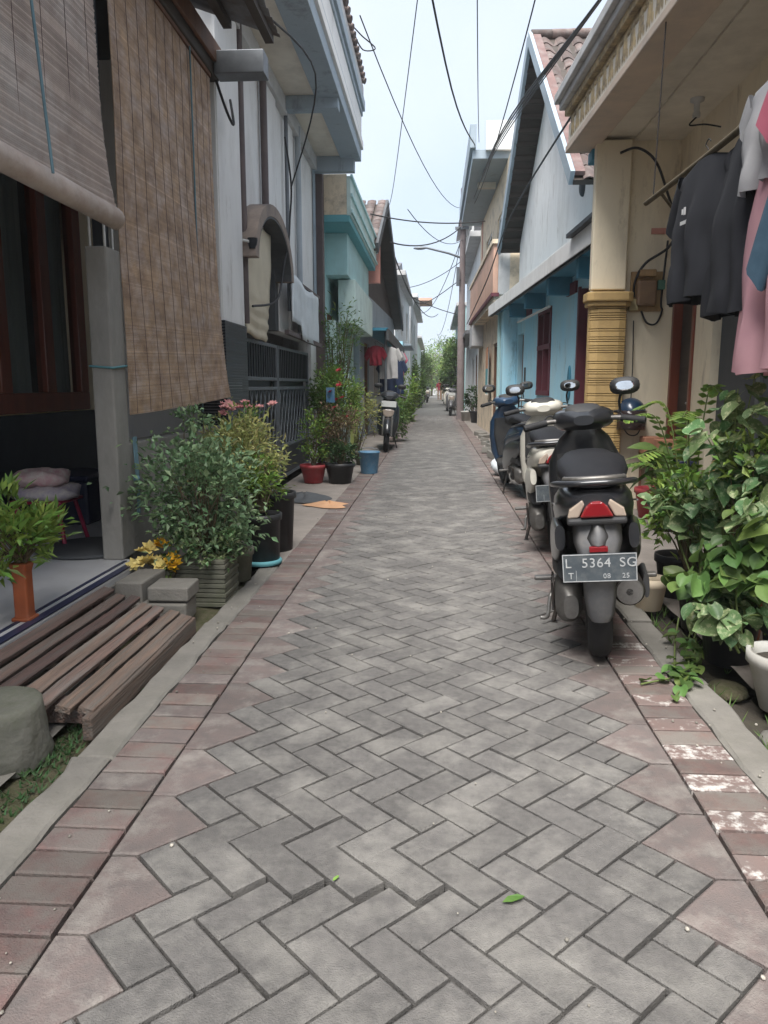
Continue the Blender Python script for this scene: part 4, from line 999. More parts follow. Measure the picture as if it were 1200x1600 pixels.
def leaves(b, c, rad, n, ln, wd, rg, clumps=14, up=.25, fill=.55, droop=0., tight=.34):
    """small folded leaves gathered in clumps through an ellipsoid"""
    C = Vector(c); cl = []
    for _ in range(clumps):
        while True:
            p = Vector((rg.uniform(-1, 1), rg.uniform(-1, 1), rg.uniform(-1, 1)))
            if fill*.6 < p.length < 1: break
        cl.append((p, rg.uniform(.7, 1.2)))
    for i in range(n):
        p, s = rg.choice(cl)
        q = p+Vector((rg.gauss(0, tight), rg.gauss(0, tight), rg.gauss(0, tight)))*s*.6
        pos = C+Vector((q.x*rad[0], q.y*rad[1], q.z*rad[2]))
        d = (q.normalized()*.7+Vector((rg.gauss(0, .6), rg.gauss(0, .6), rg.gauss(up, .5)-droop))).normalized()
        l = ln*rg.uniform(.6, 1.25); w = wd*rg.uniform(.75, 1.2)
        sd = d.cross(Vector((rg.gauss(0, .4), rg.gauss(0, .4), 1))).normalized(); nn = sd.cross(d)
        b.r = rg.random()
        tip = pos+d*l-nn*l*rg.uniform(0, .3); m = pos+d*l*.5
        b.add([pos, m+sd*w*.5+nn*w*.18, tip, m-sd*w*.5+nn*w*.18], ((0, 1, 2), (0, 2, 3)))
    return cl
def twigs(b, base, c, rad, cl, r=.006, rg=random):
    C = Vector(c); base = Vector(base)
    for p, s in cl:
        e = C+Vector((p.x*rad[0], p.y*rad[1], p.z*rad[2]))*.92
        m = base.lerp(e, .5)+Vector((rg.gauss(0, .02), rg.gauss(0, .02), .04))
        b.tube([base+Vector((rg.gauss(0, .01), rg.gauss(0, .01), 0)), m, e], [r, r*.7, r*.35], 5, False)
def bush(name, base, c, rad, n, ln, wd, m, label, seed, cat='plant', group=None, clumps=14, tw=.006, **kw):
    rg = random.Random(seed)
    t = thing(name, base, label, cat, group)
    b = MB(); cl = leaves(b, c, rad, n, ln, wd, rg, clumps, **kw); b.obj('foliage', m, t, kind='stuff')
    s = MB(); twigs(s, base, c, rad, cl, tw, rg); s.obj('stems', 'twig', t)
    return t
def blooms(t, pts, size, m, rg, name='flower', petals=6):
    for p in pts:
        b = MB(); p = Vector(p); ax = Vector((rg.gauss(0, .4), rg.gauss(-.4, .3), 1)).normalized(); u = ax.orthogonal().normalized(); v = ax.cross(u)
        for ring in (1, .6):
            for k in range(petals):
                a = 2*math.pi*k/petals+rg.uniform(0, .4)+ring; d = (u*math.cos(a)+v*math.sin(a)); s2 = d.cross(ax)
                tip = p+d*size*ring+ax*size*(.35+.5*(1-ring)); b.r = rg.random()
                b.add([p, p+d*size*.55*ring+s2*size*.3+ax*size*.25, tip, p+d*size*.55*ring-s2*size*.3+ax*size*.25], ((0, 1, 2, 3),), True)
        b.obj(name, m, t)
def pot(loc, r, hgt, m, label, rim=.012, taper=.75, group=None, soil=True, name='plant_pot', n=24):
    t = thing(name, loc, label, 'pot', group); x, y, z = loc
    MB().lathe([(r*taper*.9, 0), (r*taper, .004), (r*.98, hgt-.045), (r*1.07, hgt-.04), (r*1.07, hgt), (r*.95, hgt), (r*.93, hgt-.03), (r*taper*.8, hgt*.3)], loc, n).obj('body', m, t)
    if soil: MB().lathe([(.001, 0), (r*.93, 0), (r*.93, .012), (.001, .02)], (x, y, z+hgt-.05), 16, caps=False).obj('soil', 'soil', t)
    return t

# wooden ramp
rp = thing('wooden_ramp', (-1.35, 2.9, 0), 'weathered plank ramp leaning up to the terrace edge', 'ramp')
rr = random.Random(5)
rx0, rz0, rx1, rz1 = -1.165, .065, -1.57, .185
for k in range(7):
    t = k/6.3; x = rx0+(rx1-rx0)*t; z = rz0+(rz1-rz0)*t+rr.uniform(-.004, .004); y0 = 2.36+rr.uniform(-.03, .03)-.012*k; y1 = 3.42+rr.uniform(-.035, .03)+.012*k; w = .05+rr.uniform(-.005, .005)
    b = MB(); a = math.atan2(rz1-rz0, -(rx1-rx0))+rr.gauss(0, .03); n = 12
    u = Vector((math.cos(a), 0, -math.sin(a))); nn = Vector((math.sin(a), 0, math.cos(a)))
    rings = []
    for i in range(n+1):
        y = y0+(y1-y0)*i/n; cc = Vector((x+.004*noise.noise((k, y*3, 1)), y, z+.004*noise.noise((k*3, y*2, 7))))
        wl = w/2+.003*noise.noise((k*7, y*9, 3)); wr = w/2+.003*noise.noise((k*5, y*9, 8))
        rings.append([cc-u*wl-nn*.011, cc+u*wr-nn*.011, cc+u*wr+nn*.011, cc-u*wl+nn*.011])
    b.loft(rings, True, False).obj('plank', 'ramp_wood', rp, bevel=.003, seg=1)
for y in (2.42, 2.9, 3.36):
    b = MB(); b.prism([(-1.15, .0), (-1.58, .0), (-1.58, .165), (-1.15, .042)], fy, y, y+.05).obj('bearer', 'ramp_wood', rp)
MB().box((-1.16, 2.33, -.02), (-1.125, 3.46, .062)).obj('front_board', 'ramp_wood', rp, bevel=.006)
# loose concrete blocks at the ramp's end
for i, (x, y, z, sx, sy, a, lb) in enumerate(((-1.33, 3.62, .06, .26, .20, .06, 'grey concrete block lying at the far end of the ramp, under another'), (-1.29, 3.64, .145, .20, .20, .02, 'concrete paving block on top of another at the far end of the ramp'), (-1.48, 3.70, .1, .14, .3, -.05, 'rough concrete block wedged between terrace and stacked blocks'))):
    b = MB(); hz = .06 if i == 0 else .035 if i == 1 else .1
    b.box((-sx/2, -sy/2, -hz if i != 1 else -hz), (sx/2, sy/2, hz-.02 if i == 0 else hz))
    o = b.obj('concrete_block', 'concrete', bevel=.008); o.location = (x, y, z-.0); o.rotation_euler = (0, 0, a); tag(o, lb, 'block', 'loose concrete blocks')
# round concrete stump and pot at the very left
st_ = MB().lathe([(.145, -.03), (.152, .01), (.15, .04), (.145, .08), (.14, .12), (.136, .15), (.13, .168), (.118, .175), (.08, .172), (.04, .168)], (-1.375, 2.22, -.01), 44, wob=.02)
st_.v = [tuple(Vector(p)+Vector((noise.noise((p[0]*14, p[1]*14, p[2]*14)), noise.noise((p[0]*14+7, p[1]*14, p[2]*14)), .6*noise.noise((p[0]*9, p[1]*9, 3))))*.013) for p in st_.v]
tag(st_.obj('concrete_stump', 'concrete_mossy'), 'mossy cast concrete stump beside the wooden ramp', 'concrete stump')
t = pot((-1.36, 1.82, -.03), .10, .13, 'bluegrey', 'grey blue bowl standing in the gutter beside the kerb', taper=.8)
# terrace things: vase plant, stool with cloths, mat
t = thing('vase', (-1.67, 2.94, .2), 'orange red square vase on the terrace edge', 'vase')
b = MB(); rings = []
for r, z in ((.034, 0), (.03, .03), (.03, .2), (.036, .23), (.036, .24)): rings.append([(-1.67+r*sx, 2.94+r*sy, .2+z) for sx, sy in ((-1, -1), (1, -1), (1, 1), (-1, 1))])
b.loft(rings, True, False).obj('body', 'clay_orange', t, bevel=.008)
MB().box((-1.71, 2.9, .2), (-1.63, 2.98, .216)).obj('foot', 'clay_orange', t, bevel=.006)
bush('potted_plant', (-1.67, 2.94, .44), (-1.72, 2.95, .56), (.16, .24, .16), 520, .075, .024, 'leaf_bright', 'bright green leafy plant growing from the orange red vase', 21, clumps=22, up=.7, tight=.3)
t = thing('stool', (-2.36, 4.5, .2), 'red metal stool on the terrace under folded cloths', 'stool')
for sx in (-1, 1):
    for sy in (-1, 1): MB().tube([(-2.36+sx*.17, 4.5+sy*.15, .2), (-2.36+sx*.12, 4.5+sy*.11, .45)], .013, 8).obj('leg', mat('red_metal', (.3, .02, .06), rough=.4) if 'red_metal' not in MATS else 'red_metal', t)
MB().box((-2.52, 4.35, .45), (-2.2, 4.65, .47)).obj('seat', 'red_metal', t, bevel=.008)
for (x, y, z, s, m_, lb) in ((-2.34, 4.48, .51, .2, 'cloth_floral', 'folded floral cloth lying on the red stool'), (-2.36, 4.46, .60, .17, 'cloth_pink', 'crumpled pink and white bundle on top of the floral cloth')):
    if m_ not in MATS: mat(m_, (.6, .55, .5) if 'floral' in m_ else (.55, .3, .33), (.35, .3, .4) if 'floral' in m_ else (.65, .6, .55), scale=22, rough=.9)
    b = MB(); rings = []
    for i in range(9):
        tt = math.pi*i/8; rr2 = s*max(.05, math.sin(tt)**.5); rings.append([(x+rr2*math.cos(a)*(1+.12*math.sin(3*a+i)), y+rr2*.85*math.sin(a)*(1+.1*math.sin(2*a)), z-.05*math.cos(tt)+.012*math.sin(4*a+i)) for a in [2*math.pi*q/16 for q in range(16)]])
    tag(b.loft(rings).obj('cloth_bundle', m_), lb, 'cloth')
tag(MB().lathe([(.001, 0), (.3, 0), (.31, .012), (.28, .02), (.001, .016)], (-2.0, 4.3, .201), 30, caps=False).obj('door_mat', 'dark_grey'), 'dark oval door mat on the pale terrace floor', 'mat')
bk = thing('storage_box', (-2.5, 5.3, .2), 'dark blue storage box against the wall of the terrace', 'box')
MB().box((-2.66, 5.05, .2), (-2.36, 5.55, .5)).obj('body', 'navy_trim', bk, bevel=.02); MB().box((-2.67, 5.04, .5), (-2.35, 5.56, .54)).obj('lid', 'navy_trim', bk, bevel=.012)

# ribbed planter with the blue-green bush
t = thing('planter_box', (-1.24, 4.08, 0), 'square grey ribbed concrete planter under the blue green bush', 'planter')
b = MB()
for k in range(10): b.box((-1.38+.004*(k % 2), 3.93+.004*(k % 2), -.03+.026*k), (-1.11-.004*(k % 2), 4.22-.004*(k % 2), -.03+.026*(k+1)-.003))
b.obj('ribs', 'planter_grey', t, bevel=.003, seg=1); MB().box((-1.37, 3.94, -.03), (-1.12, 4.21, .215)).obj('soil', 'soil', t)
t = bush('garden_bush', (-1.25, 4.08, .2), (-1.31, 4.2, .53), (.33, .38, .29), 3300, .045, .026, 'leaf_bluegreen', 'dense blue green bush with small rounded leaves overflowing the ribbed planter', 31, clumps=40, tight=.36, cat='bush')
t = bush('garden_bush', (-1.3, 4.15, .2), (-1.24, 3.98, .3), (.16, .12, .12), 500, .04, .022, 'leaf_variegated', 'pale variegated sprigs spilling over the front of the ribbed planter', 32, clumps=14, cat='plant')
t = bush('tall_sprig', (-1.42, 4.35, .2), (-1.42, 4.42, .96), (.09, .1, .06), 110, .05, .026, 'leaf_bluegreen', 'single tall sprig rising above the blue green bush', 33, clumps=5, tw=.007)
t = pot((-1.19, 4.45, -.01), .105, .2, 'planter_grey', 'mossy round pot between ribbed planter and black bucket', taper=.85)
bush('pot_plant', (-1.19, 4.45, .17), (-1.2, 4.43, .27), (.1, .1, .08), 120, .05, .02, 'leaf_bluegreen', 'low green sprigs in the mossy round pot', 35, clumps=8)
t = pot((-1.12, 4.86, -.01), .125, .34, 'plastic_black', 'tall black plastic bucket with bright teal foot ring', taper=.9)
MB().lathe([(.124, .0), (.13, .01), (.13, .022), (.122, .03)], (-1.12, 4.86, 0), 24).obj('foot_ring', 'teal_deep', t)
t = pot((-1.13, 5.3, -.01), .15, .42, 'plastic_black', 'wide black pot behind the tall black bucket', taper=.85)
bush('garden_bush', (-1.13, 5.1, .34), (-1.33, 5.25, .68), (.30, .38, .27), 2600, .05, .018, 'leaf_yellowgreen', 'feathery yellow green bush growing from the black pots', 36, clumps=36, tight=.36, cat='bush')
bush('garden_bush', (-1.12, 4.9, .33), (-1.18, 5.0, .5), (.16, .2, .15), 900, .04, .017, 'leaf_bright', 'fresh green foliage in the tall black bucket', 37, clumps=18, cat='bush')
t = bush('flowering_shrub', (-1.5, 5.9, 0), (-1.5, 5.85, .78), (.16, .28, .2), 700, .05, .024, 'leaf_mid', 'shrub topped with dusty pink flowers beside the low wall', 38, clumps=18, cat='shrub')
rr = random.Random(11)
blooms(t, [(-1.5+rr.gauss(0, .08), 5.85+rr.gauss(0, .16), .98+rr.gauss(0, .03)) for _ in range(16)], .045, 'flower_pink', rr)
# yellow flowers
t = thing('flower_pot', (-1.45, 3.98, .1), 'small pot of yellow and cream artificial flowers near the concrete pillar', 'flowers')
MB().lathe([(.05, 0), (.06, .01), (.07, .08), (.06, .08)], (-1.45, 3.93, .1), 14).obj('pot', 'planter_grey', t)
blooms(t, [(-1.5+rr.gauss(0, .045), 3.92+rr.gauss(0, .04), .225+rr.gauss(0, .03)) for _ in range(9)], .05, 'flower_cream', rr)
blooms(t, [(-1.38, 3.9, .24), (-1.365, 3.88, .215), (-1.39, 3.88, .2), (-1.47, 3.95, .31), (-1.45, 3.95, .3)], .05, 'flower_yellow', rr)
b = MB(); leaves(b, (-1.45, 3.93, .2), (.09, .08, .07), 50, .05, .02, rr, 8); b.obj('foliage', 'leaf_mid', t, kind='stuff')

# pots along the apron
pot((-1.44, 9.05, 0), .15, .22, 'plastic_red', 'bright red plastic pot beside the gate of the white house', taper=.72)
bush('potted_shrub', (-1.44, 9.05, .18), (-1.44, 9.05, .55), (.17, .17, .25), 700, .05, .026, 'leaf_bright', 'yellow green shrub in the bright red pot', 41, clumps=16, cat='shrub')
pot((-1.12, 9.05, 0), .17, .24, 'plastic_black', 'wide black plastic pot beside the bright red pot', taper=.75)
bush('potted_shrub', (-1.12, 9.05, .2), (-1.15, 9.1, .36), (.2, .2, .14), 600, .05, .024, 'leaf_dark', 'dark green low foliage in the wide black pot beside the red pot', 42, clumps=14, cat='shrub')
bush('potted_shrub', (-1.2, 9.3, .1), (-1.2, 9.3, .66), (.24, .22, .27), 900, .045, .022, 'leaf_pinkish', 'dusty pink leaved shrub behind the wide black pot', 43, clumps=20, cat='shrub')
t = thing('bucket', (-.86, 10.1, 0), 'scuffed blue plastic bucket by the road edge', 'bucket')
MB().lathe([(.105, 0), (.11, .01), (.135, .27), (.145, .275), (.145, .29), (.13, .285), (.1, .03)], (-.86, 10.1, 0), 24).obj('body', 'plastic_blue', t)
MB().tube([(-.86+.14*math.cos(a), 10.1-.02, .28+.06*math.sin(a)) for a in [math.pi*k/10 for k in range(11)]], .005, 6).obj('handle', 'iron_grey', t)
bush('garden_bush', (-1.3, 11.0, 0), (-1.36, 11.1, 1.0), (.34, .5, .42), 2600, .06, .028, 'leaf_bright', 'large light green bush in front of the teal house', 44, clumps=36, cat='bush')
t = bush('flowering_shrub', (-1.5, 10.7, 0), (-1.52, 10.8, .85), (.2, .3, .35), 900, .06, .03, 'leaf_mid', 'shrub with a few dark red flowers beside the white gate pipe', 45, clumps=18, cat='shrub')
blooms(t, [(-1.4+rr.gauss(0, .1), 10.55+rr.gauss(0, .12), .95+rr.gauss(0, .18)) for _ in range(10)], .05, 'flower_red', rr)
MB().box((-1.47, 10.44, .92), (-1.36, 10.5, 1.12)).obj('blue_can', 'plastic_blue', t)
bush('young_tree', (-1.5, 11.6, 0), (-1.42, 11.7, 1.75), (.28, .5, .6), 900, .09, .02, 'leaf_mid', 'thin feathery young tree before the teal house', 46, clumps=26, cat='tree', tw=.014, tight=.3)
bush('garden_bush', (-1.25, 12.3, 0), (-1.22, 12.5, .75), (.25, .5, .45), 1300, .06, .026, 'leaf_yellowgreen', 'yellow green bush by the lime painted gate pillar', 47, clumps=22, cat='bush')
pot((-1.05, 11.2, 0), .12, .2, 'planter_grey', 'grey pot half hidden below the light green bush')
# dark rag and orange cardboard on the apron
def rag(c, r, m, label, seed, name='rag', hz=.02):
    b = MB(); rg2 = random.Random(seed); n = 22; rings = []
    ph = [rg2.uniform(0, 6) for _ in range(4)]
    for k, s in enumerate((1, .82, .6, .36, .12)):
        rings.append([(c[0]+r[0]*s*math.cos(a)*(1+.22*math.sin(3*a+ph[0])+.1*math.sin(5*a+ph[1])), c[1]+r[1]*s*math.sin(a)*(1+.18*math.sin(2*a+ph[2])), c[2]+.006+(hz*(1-s))*(1+.5*math.sin(4*a+ph[3]+3*s))) for a in [2*math.pi*j/n for j in range(n)]])
    b.loft(rings, True, True)
    return tag(b.obj(name, m), label, 'cloth')
rag((-1.33, 7.75, 0), (.24, .38, 0), 'dark_grey', 'dark grey rag lying on the concrete by the gate', 3, hz=.05)
rag((-1.02, 7.3, .0), (.2, .2, 0), mat('cardboard', (.55, .32, .18), (.45, .26, .15), rough=.9), 'crumpled tan cardboard beside the dark rag', 6, name='cardboard_scrap', hz=.035)
# fallen leaves on the road
for i, (x, y, a, lb) in enumerate(((.19, 1.58, .4, 'bright green leaf fallen on the grey pavers'), (-.22, 1.63, 1., 'tiny green weed growing in the gap between shifted pavers'))):
    b = MB(); s = .6 if i == 0 else .25
    pts = [(-.05, 0, .004), (-.02, .016, .01), (.02, .014, .012), (.045, 0, .006), (.02, -.014, .01), (-.02, -.016, .009)]
    b.add([Vector(p)*s for p in pts], ((0, 1, 2, 3, 4, 5),)); o = b.obj('fallen_leaf', 'leaf_bright', solid=.001); o.location = (x, y, .006); o.rotation_euler = (0, 0, a); tag(o, lb, 'leaf')

# ---------------------------------------------------------------- near things on the right: pots and broad leaved plants
def broad_leaf(l, w, heart, curl, seed):
    b = MB(); rows = []; n = 6
    for i in range(n+1):
        t = i/n; hw = w/2*(math.sin(math.pi*min(1, t*.88+.12))**.7) if heart else w/2*math.sin(math.pi*(t*.94+.03))
        z = -curl*l*t*t
        rows.append([Vector((-hw, l*t-(.12*l*(1-t)**3 if heart else 0), z+hw*.35)), Vector((-hw*.5, l*t, z+hw*.12)), Vector((0, l*t, z-.003)), Vector((hw*.5, l*t, z+hw*.12)), Vector((hw, l*t-(.12*l*(1-t)**3 if heart else 0), z+hw*.35))])
    b.loft(rows, False, True, closed=False)
    return b.mesh('leaf')
LEAFM = {}
def leafy(name, base, c, rad, n, size, m, label, seed, heart=True, cat='plant', hang=.3, group=None):
    """stems and separate broad leaves, each an object sharing a few meshes"""
    rg = random.Random(seed); t = thing(name, base, label, cat, group); C = Vector(c); base = Vector(base)
    key = (m, heart, size)
    if key not in LEAFM:
        LEAFM[key] = [broad_leaf(size*s, size*s*(.95 if heart else .45), heart, cu, k) for k, (s, cu) in enumerate(((1, .25), (.8, .15), (1.15, .35), (.65, .2)))]
        for me in LEAFM[key]: me.materials.append(MATS[m])
    ns = max(5, n//9); st = MB(); ends = []
    for k in range(ns):
        while True:
            p = Vector((rg.uniform(-1, 1), rg.uniform(-1, 1), rg.uniform(-1, 1)))
            if p.length < 1: break
        e = C+Vector((p.x*rad[0], p.y*rad[1], p.z*rad[2]))
        b0 = base+Vector((rg.gauss(0, .03), rg.gauss(0, .03), 0)); mid = b0.lerp(e, .55)+Vector((rg.gauss(0, .03), rg.gauss(0, .03), .06))
        pts = spline([b0, mid, e], 6); st.tube(pts, [.006-.004*i/len(pts) for i in range(len(pts))], 5, False); ends.append(pts)
    st.obj('stems', 'stem_green', t)
    for k in range(n):
        pts = ends[k % ns]; i = rg.randrange(len(pts)//2, len(pts)) if k >= ns else len(pts)-1
        p = pts[i]+Vector((rg.gauss(0, .028), rg.gauss(0, .028), rg.gauss(0, .02)))
        out = (p-C); out.z *= .3
        az = math.atan2(-out.x, out.y)+rg.gauss(0, .9)
        inst(LEAFM[key][rg.randrange(4)], 'leaf', t, p-base, (rg.gauss(-hang, .4), rg.gauss(0, .4), az), (sc_ := rg.uniform(.6, 1.2), sc_*rg.uniform(.9, 1.15), sc_))
    return t
leafy('potted_shrub', (1.34, 3.5, .3), (1.31, 3.42, .98), (.2, .34, .25), 150, .092, 'leaf_variegated', 'tall shrub with broad pale edged leaves below the pink dress', 61)
leafy('potted_plant', (1.27, 3.65, .25), (1.21, 3.62, .62), (.19, .3, .16), 150, .075, 'leaf_variegated', 'bushy plant with rounded variegated leaves behind the scooter exhaust', 62)
leafy('potted_plant', (1.25, 3.2, .2), (1.20, 3.18, .40), (.2, .26, .17), 140, .085, 'leaf_mid', 'dark leafed plant spreading over the black pots', 63)
leafy('potted_plant', (1.3, 2.95, .2), (1.29, 2.9, .55), (.14, .2, .2), 70, .09, 'leaf_mid', 'broad leaved plant rising from the white pot', 64)
bush('potted_plant', (1.3, 3.9, .2), (1.27, 3.95, .55), (.18, .25, .2), 700, .06, .028, 'leaf_bright', 'light green bush at the far end of the pot row', 65, clumps=20)
bush('potted_plant', (1.32, 3.35, .3), (1.32, 3.3, .78), (.18, .25, .18), 320, .06, .026, 'leaf_bright', 'loose light green shoots between the variegated plants', 66, clumps=16)
leafy('potted_plant', (1.22, 3.02, .12), (1.17, 3.0, .30), (.15, .2, .13), 90, .075, 'leaf_variegated', 'low pale edged plant hanging over the gutter below the dark leafed one', 67)
leafy('potted_plant', (1.36, 3.2, .25), (1.33, 3.15, .70), (.13, .2, .2), 80, .08, 'leaf_variegated', 'pale edged plant filling the middle of the pot row', 69)
# fern-like branch with compound leaves
t = thing('curry_leaf_shrub', (1.38, 4.2, 0), 'airy shrub with long feathery compound fronds beside the wall', 'shrub'); rr = random.Random(70)
st = MB(); lf = MB()
for (dx, dy, dz, l) in ((-.32, -.1, .98, .3), (-.2, .1, 1.04, .26), (-.28, .05, .72, .26), (.05, -.1, 1.12, .22), (-.1, -.2, .85, .26), (-.3, -.25, .8, .25), (.0, .2, .95, .24), (-.15, -.3, 1.0, .22)):
    P = spline([(1.38, 4.2, .2), (1.38+dx*.3, 4.2+dy*.3, dz*.65), (1.38+dx*.7, 4.2+dy*.7, dz), (1.38+dx*1.25, 4.2+dy*1.3, dz+.0)], 8)
    st.tube(P, [.007-.0055*i/len(P) for i in range(len(P))], 5, False)
    for i in range(len(P)//2, len(P)):
        a = (P[min(i+1, len(P)-1)]-P[i-1]).normalized(); s2 = a.cross(Vector((0, 0, 1))).normalized()
        for sd in (-1, 1):
            for off in (0, .5):
                p = P[i]+a*.012*off; tip = p+s2*sd*.07+a*.03-Vector((0, 0, .018)); m_ = p.lerp(tip, .5); lf.r = rr.random()
                lf.add([p, m_+a*.011, tip, m_-a*.011], ((0, 1, 2, 3),))
st.obj('stems', 'stem_green', t); lf.obj('fronds', 'leaf_bright', t, kind='stuff')
pot((1.24, 3.18, .0), .12, .24, 'plastic_black', 'black plastic pot under the dark leafed plant')
pot((1.28, 3.62, .0), .12, .26, 'plastic_black', 'black plastic pot behind the scooter under variegated leaves')
pot((1.37, 3.45, .0), .13, .3, 'clay_orange', 'clay pot holding the tall pale edged shrub')
pot((1.12, 3.95, .0), .085, .17, 'beige_stained', 'small tan pot with brown soil beside the scooter exhaust')
pot((1.34, 4.2, .0), .12, .24, 'plastic_black', 'black pot of the feathery frond shrub')
pot((1.275, 2.74, -.02), .125, .22, 'plastic_white', 'dirty white plastic pot standing at the gutter edge', taper=.6)
pot((1.4, 2.95, .0), .12, .25, 'plastic_black', 'black pot behind the dirty white pot')
# trailing vine over the kerb
t = thing('vine', (1.12, 3.0, 0), 'green vine trailing over the kerb behind the scooter wheel', 'vine'); st = MB(); rr = random.Random(75)
for k in range(4):
    P = spline([(1.2+rr.gauss(0, .05), 3.3+.1*k, .06), (1.08+rr.gauss(0, .04), 3.15+.06*k, .03), (.98+rr.gauss(0, .05), 3.0+rr.gauss(0, .1), .02), (.93+rr.gauss(0, .06), 2.9+rr.gauss(0, .12), .012)], 6)
    st.tube(P, .004, 5)
    for p in P[4:]:
        if rr.random() < .75: inst(LEAFM[('leaf_mid', True, .085)][rr.randrange(4)], 'leaf', t, Vector(p)-Vector((1.12, 3, 0))+Vector((0, 0, .012)), (rr.gauss(-.1, .2), rr.gauss(0, .3), rr.uniform(0, 6)), (.6, .6, .6))
st.obj('stems', 'stem_green', t)
b = MB(); rr = random.Random(76); 
for k in range(60):
    y = rr.uniform(1.5, 4.5); p = Vector((rr.choice((1.12, 1.18, 1.21))+rr.gauss(0, .02), y, -.04))
    for j in range(4): 
        tip = p+Vector((rr.gauss(0, .03), rr.gauss(0, .03), rr.uniform(.02, .07))); b.r = rr.random(); b.add([p+Vector((.004, 0, 0)), tip, p-Vector((.004, 0, 0))], ((0, 1, 2),))
b.obj('weeds', 'leaf_mid', kind='stuff')
tag(bpy.data.objects['weeds'], 'short weeds growing along the right gutter', 'weeds')
# moss and weeds in the left gutter
b = MB()
for k in range(500):
    y = rr.uniform(1.2, 3.0); p = Vector((rr.choice((-1.16, -1.2, -1.22))+rr.gauss(0, .025), y, -.03))
    for j in range(3):
        tip = p+Vector((rr.gauss(0, .014), rr.gauss(0, .014), rr.uniform(.005, .025))); b.r = rr.random(); b.add([p+Vector((.004, 0, 0)), tip, p-Vector((.004, 0, 0))], ((0, 1, 2),))
o = b.obj('gutter_weeds', 'leaf_dark', kind='stuff'); tag(o, 'low weeds and moss in the left gutter beside the kerb', 'weeds')
# stones in the right gutter
for k, (x, y, s, lb) in enumerate(((1.17, 2.5, .07, 'flat pale stone lying in the right gutter'), (1.16, 2.95, .08, 'mossy yellowish stone in the gutter below the black pot'))):
    b = MB(); b.ball((0, 0, 0), (s, s*1.2, .03), 9, 6); o = b.obj('stone', 'concrete' if k == 0 else 'moss'); o.location = (x, y, -.035); tag(o, lb, 'stone')
# porch things
pot((1.9, 6.75, .012), .15, .26, 'plastic_red', 'maroon red pot at the foot of the cream end wall', taper=.75)
pot((1.83, 6.15, .012), .13, .24, 'plastic_black', 'black pot in front of the maroon pot', taper=.75)
t = leafy('dracaena', (1.83, 6.3, .2), (1.8, 6.3, .55), (.14, .16, .12), 60, .22, 'leaf_mid', 'strap leaved plant spreading from the black pot on the porch', 68, heart=False, hang=.15)
sh = thing('shelf', (1.97, 6.75, 0), 'low brown wooden shelf by the dark door', 'shelf')
for z in (.1, .52): MB().box((1.86, 6.5, z), (2.07, 7.15, z+.03)).obj('board', 'wood_brown', sh, bevel=.004)
for x in (1.87, 2.05):
    for y in (6.52, 7.12): MB().box((x, y, .012), (x+.02, y+.02, .52)).obj('leg', 'wood_brown', sh)
mat('terracotta', (.42, .2, .12), (.34, .16, .1), scale=8, rough=.85)
for x, y, lb in ((1.93, 6.98, 'terracotta block with a round hole on the shelf under the helmet'), (1.95, 6.62, 'terracotta block on the shelf beside the dark door')):
    t = thing('terracotta_block', (x, y, .55), lb, 'block'); MB().box((x-.09, y-.09, .55), (x+.09, y+.09, .7)).obj('body', 'terracotta', t, bevel=.006)
    MB().lathe([(.001, 0), (.022, 0), (.022, .004), (.001, .004)], (0, 0, 0), 12, caps=False, M=Euler((R(90), 0, 0)).to_matrix()).obj('hole', 'dark_grey', t, off=False).location = (0, -.091, .075)
t = thing('jerrycan', (1.98, 6.2, .012), 'dark blue plastic can on the porch beside the shelf', 'can'); MB().box((1.9, 6.1, .3), (2.06, 6.28, .58)).obj('body', 'navy_trim', t, bevel=.02); MB().box((1.88, 6.08, .012), (2.08, 6.3, .3)).obj('crate', 'wood_brown', t, bevel=.01)
# rattan chair at the right edge
mat('rattan', (.45, .27, .12), (.33, .19, .08), scale=20, rough=.6, rnd=.2)
ch = thing('rattan_chair', (1.7, 3.9, 0), 'wound rattan armchair on the porch beside the plants', 'chair')
for x, y in ((1.5, 3.72), (1.5, 4.2), (1.95, 3.72), (1.95, 4.2)):
    b = MB(); z = .02; 
    b.tube([(x, y, .012), (x, y, .95 if x > 1.6 else .72)], .028, 10)
    while z < (.93 if x > 1.6 else .7): b.torus((0, 0, 0), .03, .009, n=12, k=6) if False else b.lathe([(.029, z-.008), (.036, z), (.029, z+.008)], (x, y, 0), 12, caps=False); z += .022
    b.obj('leg', 'rattan', ch)
b = MB()
for k in range(18): b.tube([(1.5, 3.72+.48*k/17, .4), (1.95, 3.72+.48*k/17, .4)], .012, 6)
b.obj('seat', 'rattan', ch)
b = MB()
for k in range(20): b.tube([(1.95+.01*math.sin(k), 3.72, .46+.024*k), (1.97, 3.96, .46+.024*k), (1.95, 4.2, .46+.024*k)], .011, 6)
b.obj('backrest', 'rattan', ch)
for y in (3.72, 4.2): MB().tube(spline([(1.5, y, .72), (1.52, y, .74), (1.75, y, .76), (1.95, y, .8)]), .024, 8).obj('armrest', 'rattan', ch)
